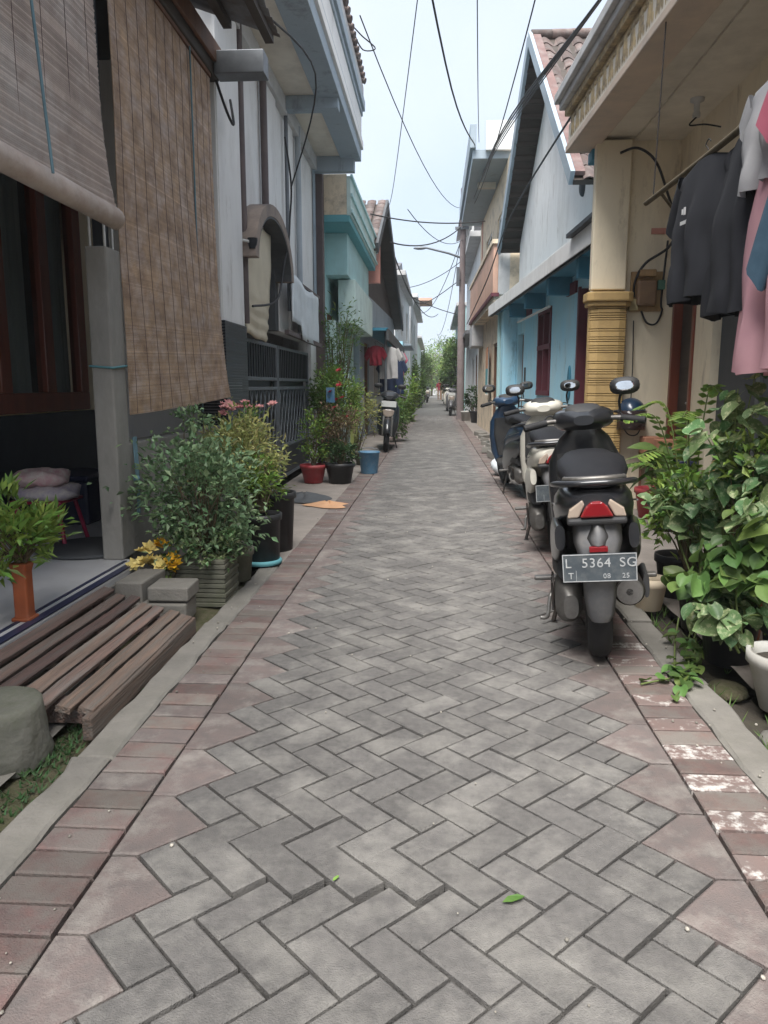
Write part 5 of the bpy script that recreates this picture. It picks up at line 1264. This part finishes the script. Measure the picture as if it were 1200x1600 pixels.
# ---------------------------------------------------------------- scooters
mat('paint_black', (.012, .013, .016), (.016, .017, .02), scale=5, rough=.3, coat=.6, stain=(.06, .055, .05), sscale=9, samt=.25)
mat('paint_cream', (.58, .56, .49), (.52, .5, .44), scale=5, rough=.35, coat=.4, stain=(.35, .32, .27), sscale=7, samt=.3)
mat('paint_blue', (.02, .05, .1), (.015, .035, .07), scale=5, rough=.3, coat=.6)
mat('paint_grey', (.12, .12, .125), (.09, .09, .095), scale=5, rough=.4, coat=.4)
mat('plastic_dull', (.028, .029, .031), (.02, .02, .022), scale=12, rough=.6, stain=(.08, .075, .065), sscale=6, samt=.4)
mat('fender_grey', (.1, .1, .104), (.07, .07, .074), scale=8, rough=.55, stain=(.16, .15, .135), sscale=14, samt=.5)
mat('vinyl', (.011, .011, .013), (.008, .008, .01), scale=20, spec=.25, rough=.55, bump=.15, bscale=200)
mat('alloy', (.24, .23, .215), (.14, .135, .13), scale=10, rough=.45, metal=.7, stain=(.1, .085, .07), sscale=8, samt=.6)
mat('chrome', (.65, .65, .66), rough=.12, metal=1.)
mat('mirror', (.8, .82, .84), rough=.03, metal=1.)
mat('lens_red', (.2, .006, .01), (.13, .005, .008), rough=.15, coat=.5); mat('lens_clear', (.36, .29, .23), (.26, .21, .18), rough=.12, coat=.5)
mat('plate_black', (.06, .073, .083), (.045, .055, .065), scale=20, rough=.5, stain=(.13, .14, .14), sscale=25, samt=.5)
mat('plate_ink', (.42, .43, .43), (.26, .27, .28), scale=60, rough=.6)
mat('muffler_black', (.035, .033, .032), (.022, .021, .02), scale=12, rough=.55, metal=.4, stain=(.12, .08, .055), sscale=8, samt=.5)

def sring(y, zc, w, h, n=18, p=2.6, xo=0.):
    out = []
    for j in range(n):
        a = 2*math.pi*j/n; c, s = math.cos(a), math.sin(a)
        out.append((xo+w*math.copysign(abs(c)**(2/p), c), y, zc+h*math.copysign(abs(s)**(2/p), s)))
    return out
def zring(z, yc, w, d, n=18, p=2.6):
    return [(x, yc+yy-0., z) for (x, _, yy) in [(a, b_, c) for a, b_, c in sring(0, 0, w, d, n, p)]]
def text_mesh(body, size, name='lettering'):
    cu = bpy.data.curves.new('t', 'FONT'); cu.body = body; cu.size = size; cu.align_x = 'LEFT'; cu.extrude = .0008; cu.space_character = 1.1
    to = bpy.data.objects.new('t', cu); col.objects.link(to)
    bpy.context.view_layer.update()
    me = bpy.data.meshes.new_from_object(to.evaluated_get(bpy.context.evaluated_depsgraph_get())); me.name = name
    bpy.data.objects.remove(to); return me
def wheel(root, y, rad, name):
    w = thing('x', (0, 0, 0), 'x', 'x'); bpy.data.objects.remove(w)
    wh = MB().torus((0, y, rad+.0), rad-.048, .048, n=36, k=12, squash=1.02).obj(name, 'black_rubber', root, off=False)
    b = MB(); b.torus((0, y, rad), rad-.088, .016, n=30, k=8, squash=2.2)
    for k in range(5):
        a = 2*math.pi*k/5+.3; b.bar((0, y, rad), (0, y+(rad-.09)*math.cos(a), rad+(rad-.09)*math.sin(a)), .035, .022, up=(1, 0, 0))
    b.tube([(-.05, y, rad), (.05, y, rad)], .045, 14); b.obj('rim', 'plastic_dull', wh, off=False)
    b = MB(); b.tube([(.03, y, rad), (.034, y, rad)], .1, 24); b.obj('brake_disc', 'alloy', wh, off=False)
    return wh
def scooter(label, loc, rz, lean, body, accent, plate=True, windscreen=False, front_plate=False, mirrors=True, group='scooters parked along the alley'):
    t = thing('scooter', loc, label, 'scooter', group, rz=rz, ry=lean)
    O = lambda b, nm, m, par=None, **k: b.obj(nm, m, par or t, off=False, **k)
    rad = .275
    def U(b, dz=.05): b.v = [(p[0], p[1], p[2]+dz) for p in b.v]; return b
    wheel(t, 0, rad, 'rear_wheel'); wheel(t, 1.24, rad, 'front_wheel')
    # tail cowl and under-seat body
    O(U(MB().loft([sring(-.36, .665, .07, .035), sring(-.32, .655, .112, .055), sring(-.2, .64, .148, .08), sring(0, .6, .165, .12), sring(.25, .55, .165, .15), sring(.48, .47, .15, .16), sring(.6, .4, .13, .13)])), 'tail_body', body)
    for s in (-1, 1):
        O(MB().loft([sring(-.26, .57, .02, .05, xo=s*.14), sring(-.1, .53, .03, .09, xo=s*.15), sring(.15, .47, .032, .12, xo=s*.155), sring(.42, .4, .03, .13, xo=s*.15), sring(.58, .33, .02, .07, xo=s*.14)]), 'side_panel', accent)
    O(U(MB().loft([sring(-.32, .735, .06, .016), sring(-.27, .742, .11, .032), sring(-.1, .76, .14, .048), sring(.08, .772, .145, .05), sring(.2, .762, .14, .05), sring(.28, .735, .135, .05), sring(.5, .745, .125, .06), sring(.66, .72, .085, .045)])), 'seat', 'vinyl')
    # grab rail
    P = [(-.15, .02, .70), (-.155, -.15, .72), (-.14, -.27, .735), (-.085, -.335, .74), (0, -.352, .742), (.085, -.335, .74), (.14, -.27, .735), (.155, -.15, .72), (.15, .02, .70)]
    O(U(MB().tube(spline(P, 5), .012, 8, sx=1.4)), 'grab_rail', 'paint_black')
    O(U(MB().tube(spline([(p[0]*.8, p[1]+.03, p[2]+.012) for p in P[2:7]], 5), .012, 8)), 'rail_trim', 'alloy')
    # tail light with indicators
    tl = O(U(MB().prism([(-.062, .615), (.062, .615), (.04, .655), (.018, .675), (-.018, .675), (-.04, .655)], fy, -.385, -.3)), 'tail_light', 'lens_red', bevel=.008)
    for s in (-1, 1):
        O(U(MB().prism([(s*.066, .614), (s*.108, .612), (s*.1, .645), (s*.05, .682), (s*.042, .662)][::s], fy, -.368, -.27)), 'indicator', 'lens_clear', tl, bevel=.006)
    O(U(MB().box((-.11, -.375, .585), (.11, -.24, .612))), 'tail_trim', 'plastic_dull', bevel=.01)
    # rear fender and plate bracket
    b = MB(); rings = []
    for y, z, w in ((-.33, .59, .09), (-.365, .52, .09), (-.385, .47, .075), (-.37, .38, .062), (-.355, .3, .06), (-.345, .225, .05), (-.335, .195, .035)):
        rings.append([(-w, y+.018, z), (-w*.7, y, z), (0, y-.008, z), (w*.7, y, z), (w, y+.018, z), (w*.7, y+.03, z), (0, y+.024, z), (-w*.7, y+.03, z)])
    rf_ = O(U(b.loft(rings)), 'rear_fender', 'fender_grey')
    O(U(MB().loft([[(-w, y+.02, z), (0, y-.022, z), (w, y+.02, z), (0, y+.03, z)] for y, z, w in ((-.345, .585, .03), (-.375, .535, .045), (-.385, .51, .035))], True, True)), 'fender_boss', 'fender_grey', rf_)
    O(U(MB().box((-.034, -.405, .487), (.034, -.385, .508))), 'reflector', 'lens_red', rf_, bevel=.003)
    if plate:
        pl = O(U(MB().box((-.135, -.404, .375), (.135, -.398, .482))), 'licence_plate', 'plate_black', bevel=.002)
        O(U(MB().box((-.134, -.4055, .376), (.134, -.4045, .379)).box((-.134, -.4055, .478), (.134, -.4045, .481)).box((-.134, -.4055, .379), (-.131, -.4045, .478)).box((.131, -.4055, .379), (.134, -.4045, .478)).box((-.086, -.4055, .379), (-.0845, -.4045, .42))), 'plate_rim', 'plate_ink', pl)
        if plate == 'read':
            for tx, x, z, sz in (('L', -.126, .431, .05), ('5364', -.065, .431, .05), ('SG', .072, .431, .05), ('T', -.115, .388, .034), ('08', .012, .388, .026), ('25', .08, .388, .026)):
                me = text_mesh(tx, sz); me.materials.append(MATS['plate_ink'])
                inst(me, 'lettering', pl, (x, -.4052, z+.05), (R(90), 0, 0))
    # engine, transmission, exhaust, shock
    O(MB().loft([sring(-.13, .25, .03, .05, xo=-.11), sring(-.09, .26, .055, .085, xo=-.12), sring(.0, .28, .06, .1, xo=-.12), sring(.15, .29, .055, .085, xo=-.11), sring(.35, .29, .055, .09, xo=-.11), sring(.44, .29, .04, .06, xo=-.10)]), 'transmission', 'alloy')
    O(MB().loft([sring(.1, .30, .09, .08), sring(.3, .3, .10, .1), sring(.5, .3, .09, .09)]), 'engine', 'muffler_black')
    O(MB().loft([sring(-.12, .41, .04, .045, xo=-.12), sring(-.04, .42, .055, .06, xo=-.125), sring(.2, .42, .055, .055, xo=-.125), sring(.28, .42, .03, .04, xo=-.12)]), 'air_filter', 'plastic_dull')
    for q in range(5): O(MB().tube([(-.185, -.06+.05*q, .22+.012*q), (-.185, -.06+.05*q, .34)], .006, 6), 'cooling_fin', 'muffler_black')
    O(MB().tube(spline([(-.18, .08, .28), (-.2, .06, .24), (-.21, -.08, .2), (-.24, -.1, .2)], 4), .009, 8), 'kick_starter', 'alloy')
    O(MB().tube([(-.185, .02, .28), (-.178, .02, .28)], .07, 20).tube([(-.19, .02, .28), (-.18, .02, .28)], .03, 16), 'clutch_cover', 'muffler_black')
    O(MB().tube([(-.1, -.03, .33), (-.105, .04, .58)], .026, 10), 'shock_absorber', 'muffler_black')
    mf = O(MB().tube([(.115, -.25, .345), (.115, -.235, .345), (.115, -.05, .33), (.115, .12, .31), (.10, .22, .28)], [.05, .062, .066, .06, .03], 18), 'muffler', 'muffler_black')
    O(MB().lathe([(.012, -.002), (.05, -.004), (.054, .004), (.05, .016)], (0, 0, 0), 20, M=Euler((R(90), 0, 0)).to_matrix()).obj('end_cap', 'alloy', mf, off=False) and MB().lathe([(.001, 0), (.014, 0), (.014, .004), (.001, .004)], (.115, -.264, .345), 14, M=Euler((R(90), 0, 0)).to_matrix()), 'tail_pipe', 'black_rubber', mf)
    for c in mf.children:
        if c.name.startswith('end_cap'): c.location = (.115, -.252, .345)
    O(MB().loft([sring(-.19, .35, .012, .05, xo=.185), sring(.0, .345, .014, .055, xo=.19), sring(.14, .32, .01, .03, xo=.18)]), 'heat_shield', 'plastic_dull')
    for s in (-1, 1): O(MB().box((s*.15, .22, .28), (s*.27, .26, .30)).box((s*.15, .23, .27), (s*.17, .25, .42)), 'footpeg', 'alloy', bevel=.006)
    # floor, leg shield, front
    O(MB().loft([sring(.5, .3, .13, .045), sring(.62, .285, .16, .03), sring(.85, .285, .16, .03), sring(.98, .32, .15, .06)]), 'floorboard', 'plastic_dull')
    O(MB().loft([zring(.3, .98, .15, .05), zring(.42, 1.02, .19, .07), zring(.6, 1.01, .2, .075), zring(.76, .98, .19, .07), zring(.88, .95, .13, .06), zring(.93, .94, .08, .05)]), 'leg_shield', body)
    O(MB().loft([zring(.46, 1.08, .07, .05), zring(.6, 1.09, .12, .06), zring(.75, 1.06, .14, .06), zring(.84, 1.02, .1, .05)]), 'front_cowl', accent)
    O(MB().loft([zring(.38, .93, .13, .03), zring(.6, .945, .16, .03), zring(.8, .925, .15, .03)]), 'inner_box', 'plastic_dull')
    hl = O(MB().prism([(-.09, .64), (-.05, .60), (.05, .60), (.09, .64), (.11, .72), (.05, .74), (-.05, .74), (-.11, .72)], fy, 1.09, 1.155), 'headlight', 'lens_clear', bevel=.02)
    # front fender, fork
    b = MB(); rings = []
    for k in range(9):
        a = R(10+16*k); y = 1.24+.305*math.cos(a); z = rad+.305*math.sin(a)
        rings.append([(-.062, y, z-.025), (-.05, y+.01*math.cos(a), z+.005), (0, y+.022*math.cos(a), z+.018), (.05, y+.01*math.cos(a), z+.005), (.062, y, z-.025)])
    O(b.loft(rings, False, True, closed=False), 'front_fender', body, solid=.005)
    for s in (-1, 1): O(MB().tube([(s*.075, 1.24, rad), (s*.075, 1.16, .62)], [.022, .024], 10), 'fork', 'alloy')
    # handlebar
    O(MB().loft([sring(.8, .975, .05, .025), sring(.84, .98, .13, .05), sring(.92, .98, .16, .065), sring(1.0, .965, .14, .06), sring(1.05, .94, .07, .035)]), 'headset', body)
    O(MB().loft([sring(.825, 1.0, .05, .02), sring(.86, 1.015, .095, .04), sring(.93, 1.03, .09, .03), sring(.97, 1.02, .05, .015)]), 'dashboard', 'plastic_dull')
    O(MB().tube(spline([(-.29, .83, .955), (-.17, .87, .975), (0, .92, .97), (.17, .87, .975), (.29, .83, .955)], 5), .013, 8), 'handlebar', 'alloy')
    for s in (-1, 1):
        O(MB().tube([(s*.19, .86, .972), (s*.305, .822, .952)], .019, 10), 'grip', 'black_rubber')
        O(MB().tube(spline([(s*.17, .9, .975), (s*.23, .895, .965), (s*.31, .86, .945)], 4), .007, 6), 'brake_lever', 'alloy')
        if not mirrors or (mirrors == 'right' and s < 0): continue
        mr = O(MB().loft([sring(.815, 1.135, .045, .025, xo=s*.21), sring(.825, 1.135, .075, .045, xo=s*.21), sring(.845, 1.14, .065, .04, xo=s*.21), sring(.86, 1.14, .02, .015, xo=s*.21)]), 'mirror', 'plastic_dull')
        O(MB().loft([sring(.8135, 1.135, .045, .024, xo=s*.21), sring(.8125, 1.135, .04, .02, xo=s*.21)]), 'mirror_glass', 'mirror', mr)
        O(MB().tube(spline([(s*.19, .9, 1.0), (s*.185, .885, 1.06), (s*.2, .84, 1.12)], 5), .007, 6), 'mirror_stem', 'plastic_dull', mr)
    for s_, q in ((-1, .0), (1, .02), (-1, .04)): O(MB().tube(spline([(s_*.2, .9, .985), (s_*.17, 1.02+q, 1.0), (s_*.07, 1.05+q, .95), (s_*.03, 1.06, .86)], 5), .0045, 6), 'control_cable', 'cable')
    for s_ in (-1, 1): O(U(MB().tube(spline([(s_*.155, -.28, .66), (s_*.172, 0, .62), (s_*.172, .3, .57), (s_*.15, .52, .5)], 5), .004, 5)), 'panel_trim', 'alloy')
    if windscreen:
        b = MB(); rings = []
        for k in range(9):
            z = 1.02+.3*k/8; w = .2*(1-.35*(k/8)**2); rings.append([(w*u, 1.02-.12*k/8-.05*u*u, z-.05*u*u*(k/8)) for u in [j/5-1 for j in range(11)]])
        O(b.loft(rings, False, True, closed=False), 'windscreen', glass('windscreen_glass', (.55, .55, .5), alpha=.3) if 'windscreen_glass' not in MATS else 'windscreen_glass', solid=.003)
    if front_plate: O(MB().box((-.13, 1.165, .78), (.13, 1.172, .88)), 'front_plate', 'pipe_white', bevel=.002)
    O(MB().tube([(-.12, .5, .26), (-.2, .44, .02)], .011, 8).cbox((-.205, .435, .012), (.05, .04, .012)), 'side_stand', 'muffler_black')
    return t
scooter('black scooter with registration plate L 5364 SG parked beside the plants', (.725, 3.24, 0), R(-9), R(-5), 'paint_black', 'paint_black', plate='read', mirrors='right')
scooter('cream white scooter with black seat parked ahead of the black scooter', (.86, 5.3, 0), R(-5), R(-5), 'paint_cream', 'paint_cream')
scooter('dark blue scooter parked in front of the blue wall', (1.0, 7.9, 0), R(7), R(-5), 'paint_blue', 'paint_black')
scooter('black scooter facing down the alley with white front plate', (-.92, 14.65, 0), R(183), R(-4), 'paint_black', 'paint_black', front_plate=True)
scooter('grey scooter facing down the alley beside the utility pole', (.62, 30.8, 0), R(178), R(-4), 'paint_grey', 'paint_cream', front_plate=True)
for k, (x, y, a, bc, ac, lb) in enumerate(((-.98, 45., 185, 'paint_black', 'paint_grey', 'black scooter with pale front plate in the distant left row'), (-.9, 48.5, 175, 'paint_blue', 'paint_black', 'blue scooter in the distant left row'), (-.75, 53., 190, 'paint_black', 'paint_cream', 'black and cream scooter in the distant left row, farthest from the pole'), (.55, 36., 180, 'paint_cream', 'paint_grey', 'cream scooter beyond the grey one by the utility pole'))):
    scooter(lb, (x, y, 0), R(a), R(-4), bc, ac, front_plate=(k == 0))
# white bags between blue scooter and blue wall
rr = random.Random(5)
for k, (x, y, s, lb) in enumerate(((.88, 10.0, .14, 'white plastic bag lying ahead of the dark blue scooter'), (1.0, 10.6, .16, 'larger crumpled white sack beside the blue wall'))):
    b = MB(); rings = []
    for i in range(9):
        tt = math.pi*i/8; r2 = s*max(.06, math.sin(tt)**.7)
        rings.append([(x+r2*math.cos(a)*(1+.2*math.sin(3*a+i*.8+k)), y+r2*1.2*math.sin(a)*(1+.15*math.sin(4*a+i)), .11-.11*math.cos(tt)+.012*math.sin(5*a+i)) for a in [2*math.pi*q/18 for q in range(18)]])
    tag(b.loft(rings).obj('plastic_bag', 'sheet_white'), lb, 'bag')

# ---------------------------------------------------------------- laundry on the pole
mat('cloth_black', (.016, .017, .022), (.011, .012, .016), scale=5, rough=.95); mat('cloth_pinkdress', (.62, .36, .4), (.54, .3, .35), scale=4, trans=.3, rough=.95)
mat('cloth_rose', (.58, .17, .24), (.5, .14, .2), scale=4, trans=.3, rough=.95); mat('cloth_denim', (.07, .13, .19), (.05, .1, .15), scale=18, rough=.95)
mat('cloth_grey', (.4, .4, .41), (.33, .33, .35), scale=4, trans=.3, rough=.95); mat('cloth_navy', (.02, .035, .08), rough=.95); mat('cloth_red', (.22, .02, .035), rough=.95)
mat('cloth_white', (.62, .61, .59), (.52, .5, .5), scale=5, trans=.3, rough=.95); mat('print_white', (.6, .6, .6), rough=.8)
pl = thing('laundry_pole', (1.3, 4., 2.25), 'bamboo laundry pole slung under the cream porch slab', 'pole')
MB().tube(seg((1.265, 5.0, 2.24), (1.34, 1.9, 2.28), 10, sag=.02), .016, 8).obj('pole', 'twig', pl)
for y, x in ((4.86, 1.27), (2.3, 1.33)): MB().tube([(x, y, 2.24), (x+.02, y, 3.26)], .004, 6).obj('cord', 'string_dark', pl)
MB().tube([(1.28, 4.75, 2.245), (1.6, 5.4, 2.22), (2.09, 6.2, 2.25)], .009, 6).obj('brace', 'twig', pl)
def garment(x, y, ztop, width, length, m, label, rz, sleeve=.2, flare=.08, seed=0, hem=0., long_sleeve=False, cat='shirt'):
    t = thing('garment', (x, y, ztop), label, cat, rz=rz); t.name = {'shirt': 'shirt', 'dress': 'dress', 'jacket': 'jacket', 'cloth': 'cloth'}.get(cat, 'garment')
    rg2 = random.Random(seed); ph = rg2.uniform(0, 6); n = 40; rings = []; rows = 16
    for i in range(rows+1):
        s = i/rows; z = -length*s; hw = width/2*(1+flare*s); 
        if s < .08: hw *= .35+.65*(s/.08)**.6
        dp = .018+.06*min(1, s*2.2)
        ring = []
        for j in range(n):
            a = 2*math.pi*j/n; f = 1+.5*s*math.sin(a*7+ph+s*1.5+.6*math.sin(s*9))+.28*s*math.sin(a*12+ph*2+s*2)+.1*noise.noise((math.cos(a)*3, s*7, seed))
            ring.append((dp*math.sin(a)*f, hw*math.cos(a)*(1+.02*math.sin(a*5+ph)), z+.012*math.sin(a*3+ph)*s))
        rings.append(ring)
    b = MB(); b.loft(rings, False, True); b.obj('body', m, t, off=False)
    for sd in (-1, 1):
        L = sleeve*(2.4 if long_sleeve else 1); rs = []
        for i in range(7):
            s = i/6; cy = sd*(width/2*.86+L*.55*s); cz = -.075-L*(.75*s+.25*s*s)
            rs.append([(.03*math.sin(a)*(1+.3*math.sin(3*a+ph)), cy+.075*math.cos(a)*.6*(1-.1*s)*1., cz+.075*math.cos(a)*sd*.75) for a in [2*math.pi*q/14 for q in range(14)]])
        MB().loft(rs, False, True).obj('sleeve', m, t, off=False)
    hg = MB(); hg.tube(spline([(0, -width*.4, -.05), (0, 0, .0), (0, width*.4, -.05)], 5), .006, 6); hg.tube(spline([(0, 0, 0), (0, .0, .04), (0, .025, .065), (0, .0, .085), (0, -.02, .07)], 4), .003, 5); hg.obj('hanger', 'plastic_dull', t, off=False)
    return t
g = garment(1.285, 3.98, 2.22, .52, .66, 'cloth_black', 'black T shirt with small white print hanging from the laundry pole', R(9), sleeve=.2, seed=1)
MB().box((-.088, .02, -.255), (-.084, .035, -.22)).box((-.088, .045, -.25), (-.084, .055, -.225)).box((-.09, -.015, -.30), (-.086, .06, -.283)).obj('chest_print', 'print_white', g, off=False)
garment(1.31, 3.6, 2.2, .48, .74, 'cloth_black', 'long black garment hanging behind the black T shirt', R(-6), sleeve=.2, seed=2)
garment(1.31, 3.1, 2.25, .46, 1.05, 'cloth_pinkdress', 'long pale pink dress hanging low over the plants', R(4), sleeve=.22, flare=.35, seed=3, cat='dress')
garment(1.31, 3.25, 2.33, .34, .42, 'cloth_grey', 'light grey vest hanging beside the rose shirt', R(14), sleeve=.1, seed=4)
garment(1.30, 2.86, 2.34, .36, .34, 'cloth_rose', 'rose pink T shirt hanging in front of the pink dress', R(20), sleeve=.2, seed=5)
garment(1.27, 2.56, 2.2, .46, .55, 'cloth_denim', 'blue denim jacket hanging nearest the pink dress hem', R(8), sleeve=.24, seed=6, long_sleeve=True, cat='jacket')
# laundry under the dark awning on the left
for k, (y, x, m_, w_, l_, lb) in enumerate(((17.0, -1.3, 'cloth_red', .26, .42, 'red cloth hanging at the teal corner of the dark awning'), (17.6, -1.05, 'cloth_white', .4, .7, 'pale striped shirt hanging under the dark awning'), (18.3, -1.02, 'cloth_navy', .55, .8, 'navy T shirt hanging low under the dark awning'), (19.2, -1.05, 'cloth_grey', .45, .7, 'grey shirt hanging under the dark awning'), (20.2, -1.02, 'cloth_rose', .4, .6, 'rose shirt hanging at the far side of the dark awning'))):
    garment(x, y, 2.0 if k != 2 else 1.75, w_, l_, m_, lb, R(80), seed=10+k)
tag(MB().tube(seg((-1.25, 16.7, 2.08), (-1.03, 21, 2.05), 8, .04), .005, 5).obj('clothes_line', 'cable'), 'clothes line strung under the dark awning', 'rope')

# ---------------------------------------------------------------- helmet hanging on the cream wall
hm = thing('helmet', (1.75, 7.1, .78), 'dark blue helmet with visor hanging by a cord on the cream wall', 'helmet')
b = MB(); rings = []
for i in range(10):
    t_ = math.pi*.62*i/9; r_ = math.sin(max(t_, .03)); rings.append([(1.75+.125*r_*math.cos(a), 7.06+.135*r_*math.sin(a), .9+.135*math.cos(t_)) for a in [2*math.pi*q/24 for q in range(24)]])
b.loft(rings, False, True).obj('shell', 'paint_blue', hm, solid=.012)
b = MB(); rings = []
for k in range(9):
    a = R(-160+140*k/8); rings.append([(1.75+.137*math.cos(a), 7.06+.147*math.sin(a), z) for z in (.93, .88, .82, .76)])
b.loft(rings, False, True, closed=False).obj('visor', mat('visor_smoke', (.06, .04, .04), rough=.1, alpha=.75), hm, solid=.003)
MB().tube([(1.75, 7.08, 1.03), (1.76, 7.12, 1.3), (1.765, 7.19, 1.72)], .005, 6).obj('cord', 'string_dark', hm)
MB().tube(spline([(1.66, 7.04, .82), (1.72, 7.0, .72), (1.80, 7.0, .72), (1.85, 7.04, .82)]), .006, 6).obj('chin_strap', 'cable', hm)

# ---------------------------------------------------------------- people far down the alley
mat('skin', (.32, .19, .13), rough=.6); mat('hair_black', (.012, .01, .01), rough=.5); mat('cloth_khaki', (.35, .28, .2), rough=.9)
def person(loc, rz, shirt, pants, label, hgt=1.58, hold=0):
    t = thing('person', loc, label, 'person', rz=rz); s = hgt/1.6; S = lambda p: Vector(p)*s
    b = MB()
    def lim(pts, rads, mi): b.m = mi; b.tube([S(p) for p in pts], [r*s for r in rads], 10)
    b.m = 0
    b.loft([[S((w*math.cos(a), d*math.sin(a), z)) for a in [2*math.pi*q/14 for q in range(14)]] for z, w, d in ((.78, .15, .1), (.9, .16, .11), (1.0, .14, .095), (1.15, .16, .1), (1.28, .18, .1), (1.34, .13, .08), (1.38, .055, .05))], True, True)
    lim([(0, 0, 1.34), (0, .01, 1.44)], [.05, .048], 2)
    b.m = 2; b.ball(S((0, .015, 1.5)), (.075*s, .092*s, .105*s), 14, 10); b.ball(S((0, .105, 1.49)), .014*s, 6, 5)
    for k in (-1, 1):
        b.ball(S((k*.075, .01, 1.495)), (.012*s, .02*s, .028*s), 6, 5)
        lim([(k*.085, 0, .86), (k*.09, .03*k, .48), (k*.09, -.02*k, .1)], [.085, .06, .042], 1)
        lim([(k*.09, -.02*k, .1), (k*.09, -.02*k, .03)], [.035, .035], 2); b.m = 2; b.ball(S((k*.09, .05-.02*k, .025)), (.04*s, .11*s, .025*s), 8, 6)
        lim([(k*.17, 0, 1.29), (k*.21, .0, 1.1), (k*.22, .02, 1.02)], [.055, .048, .046], 0)
        lim([(k*.22, .02, 1.03), (k*.23, .07, .84), (k*.23, .1, .78)], [.038, .03, .028], 2)
        b.ball(S((k*.23, .105, .75)), (.022*s, .03*s, .045*s), 8, 6)
        for q in range(4): lim([(k*.23, .09+.014*q, .73), (k*.225, .095+.014*q, .68)], [.009, .007], 2)
    b.obj('body', [shirt, pants, 'skin'], t, off=False)
    MB().ball(S((0, -.012, 1.535)), (.082*s, .095*s, .09*s), 12, 8).obj('hair', 'hair_black', t, off=False)
    return t
person((.33, 62., 0), R(170), 'cloth_red', 'skin', 'person in a red shirt walking in the distance')
person((.62, 63.5, 0), R(200), 'cloth_rose', 'cloth_khaki', 'person in a rose shirt and khaki trousers beside the red shirted walker', 1.65)
# ---------------------------------------------------------------- distant trees and plants
def tree(base, hgt, rad, m, label, seed, n=3500, lf=.22):
    rg = random.Random(seed); t = thing('tree', base, label, 'tree', 'trees down the alley'); x, y, z = base
    c = (x, y, hgt-rad[2]); b = MB(); cl = leaves(b, c, rad, n, lf, lf*.5, rg, 34, tight=.32); b.obj('crown', m, t, kind='stuff')
    k = MB(); k.tube(spline([(x, y, -.05), (x+.05, y, c[2]*.5), (x, y, c[2])]), .13, 8); 
    for p, s in cl[:14]: k.tube([(x, y, c[2]*.75), (x+p.x*rad[0]*.8, y+p.y*rad[1]*.8, c[2]+p.z*rad[2]*.8)], [.07, .02], 6, False)
    k.obj('trunk', 'twig', t)
tree((1.0, 46, 0), 3.6, (.6, 1.6, 1.5), 'leaf_mid', 'tapering green tree leaning over the right side of the alley', 81)
tree((1.5, 58, 0), 4.6, (.9, 2., 1.8), 'leaf_bright', 'light green tree on the right beyond the teal house', 82)
tree((-1.2, 70, 0), 3.8, (.9, 2., 1.5), 'leaf_mid', 'green tree on the left near the end of the alley', 83)
tree((-.4, 84, 0), 5.4, (2.6, 2., 2.3), 'leaf_bright', 'broad light green tree at the end of the alley', 84)
tree((1.6, 86, 0), 6.2, (2.2, 2., 2.6), 'leaf_mid', 'taller green tree at the end of the alley', 85)
bush('roadside_plant', (-.85, 15.9, 0), (-.83, 16., .45), (.22, .5, .4), 800, .09, .04, 'leaf_mid', 'green plants beside the black scooter on the left', 91, clumps=16)
bush('roadside_plant', (-.85, 24.5, 0), (-.9, 25., .8), (.3, .9, .8), 1200, .14, .06, 'leaf_bright', 'bright green plants below the dark awning end', 92, clumps=20)
bush('roadside_plant', (-.95, 40, 0), (-.98, 40.5, 1.2), (.35, 1.4, 1.2), 1200, .2, .09, 'leaf_mid', 'tall green plants by the grey house on the left', 93, clumps=20)
pot((1.02, 25.4, 0), .17, .32, 'plastic_white', 'pale pot at the foot of the utility pole', taper=.85)
pot((1.3, 24.2, 0), .22, .36, 'plastic_black', 'large black pot near the utility pole')
bush('roadside_plant', (1.17, 24.2, .3), (1.17, 24.2, .75), (.25, .3, .3), 500, .1, .05, 'leaf_dark', 'dark green plant in the large black pot near the utility pole', 94)
rr = random.Random(8)
for k in range(7):
    x, y = 1.05+rr.uniform(-.12, .15), 12.3+k*.95; b = MB(); s = rr.uniform(.06, .12)
    b.box((-s, -s*1.5, -.03), (s, s*1.5, .03+s*.4)); o = b.obj('rubble', 'concrete', bevel=.012); o.location = (x, y, .02); o.rotation_euler = (rr.gauss(0, .1), rr.gauss(0, .1), rr.uniform(0, 3)); tag(o, 'broken concrete lump on the right road edge before the peach house', 'rubble', 'lumps of rubble')

# ---------------------------------------------------------------- pale air down the alley
hz = bpy.data.materials.new('haze'); hz.use_nodes = True; nt = hz.node_tree; nt.nodes.clear()
ho = nt.nodes.new('ShaderNodeOutputMaterial'); hv = nt.nodes.new('ShaderNodeVolumePrincipled')
hv.inputs['Color'].default_value = (.93, .96, 1, 1); hv.inputs['Density'].default_value = .0011
nt.links.new(hv.outputs[0], ho.inputs['Volume'])
B((-310, -160, -1.2), (310, 460, 9.5)).obj('haze', hz, kind='stuff')
tag(bpy.data.objects['haze'], 'thin pale haze filling the alley air', 'haze')
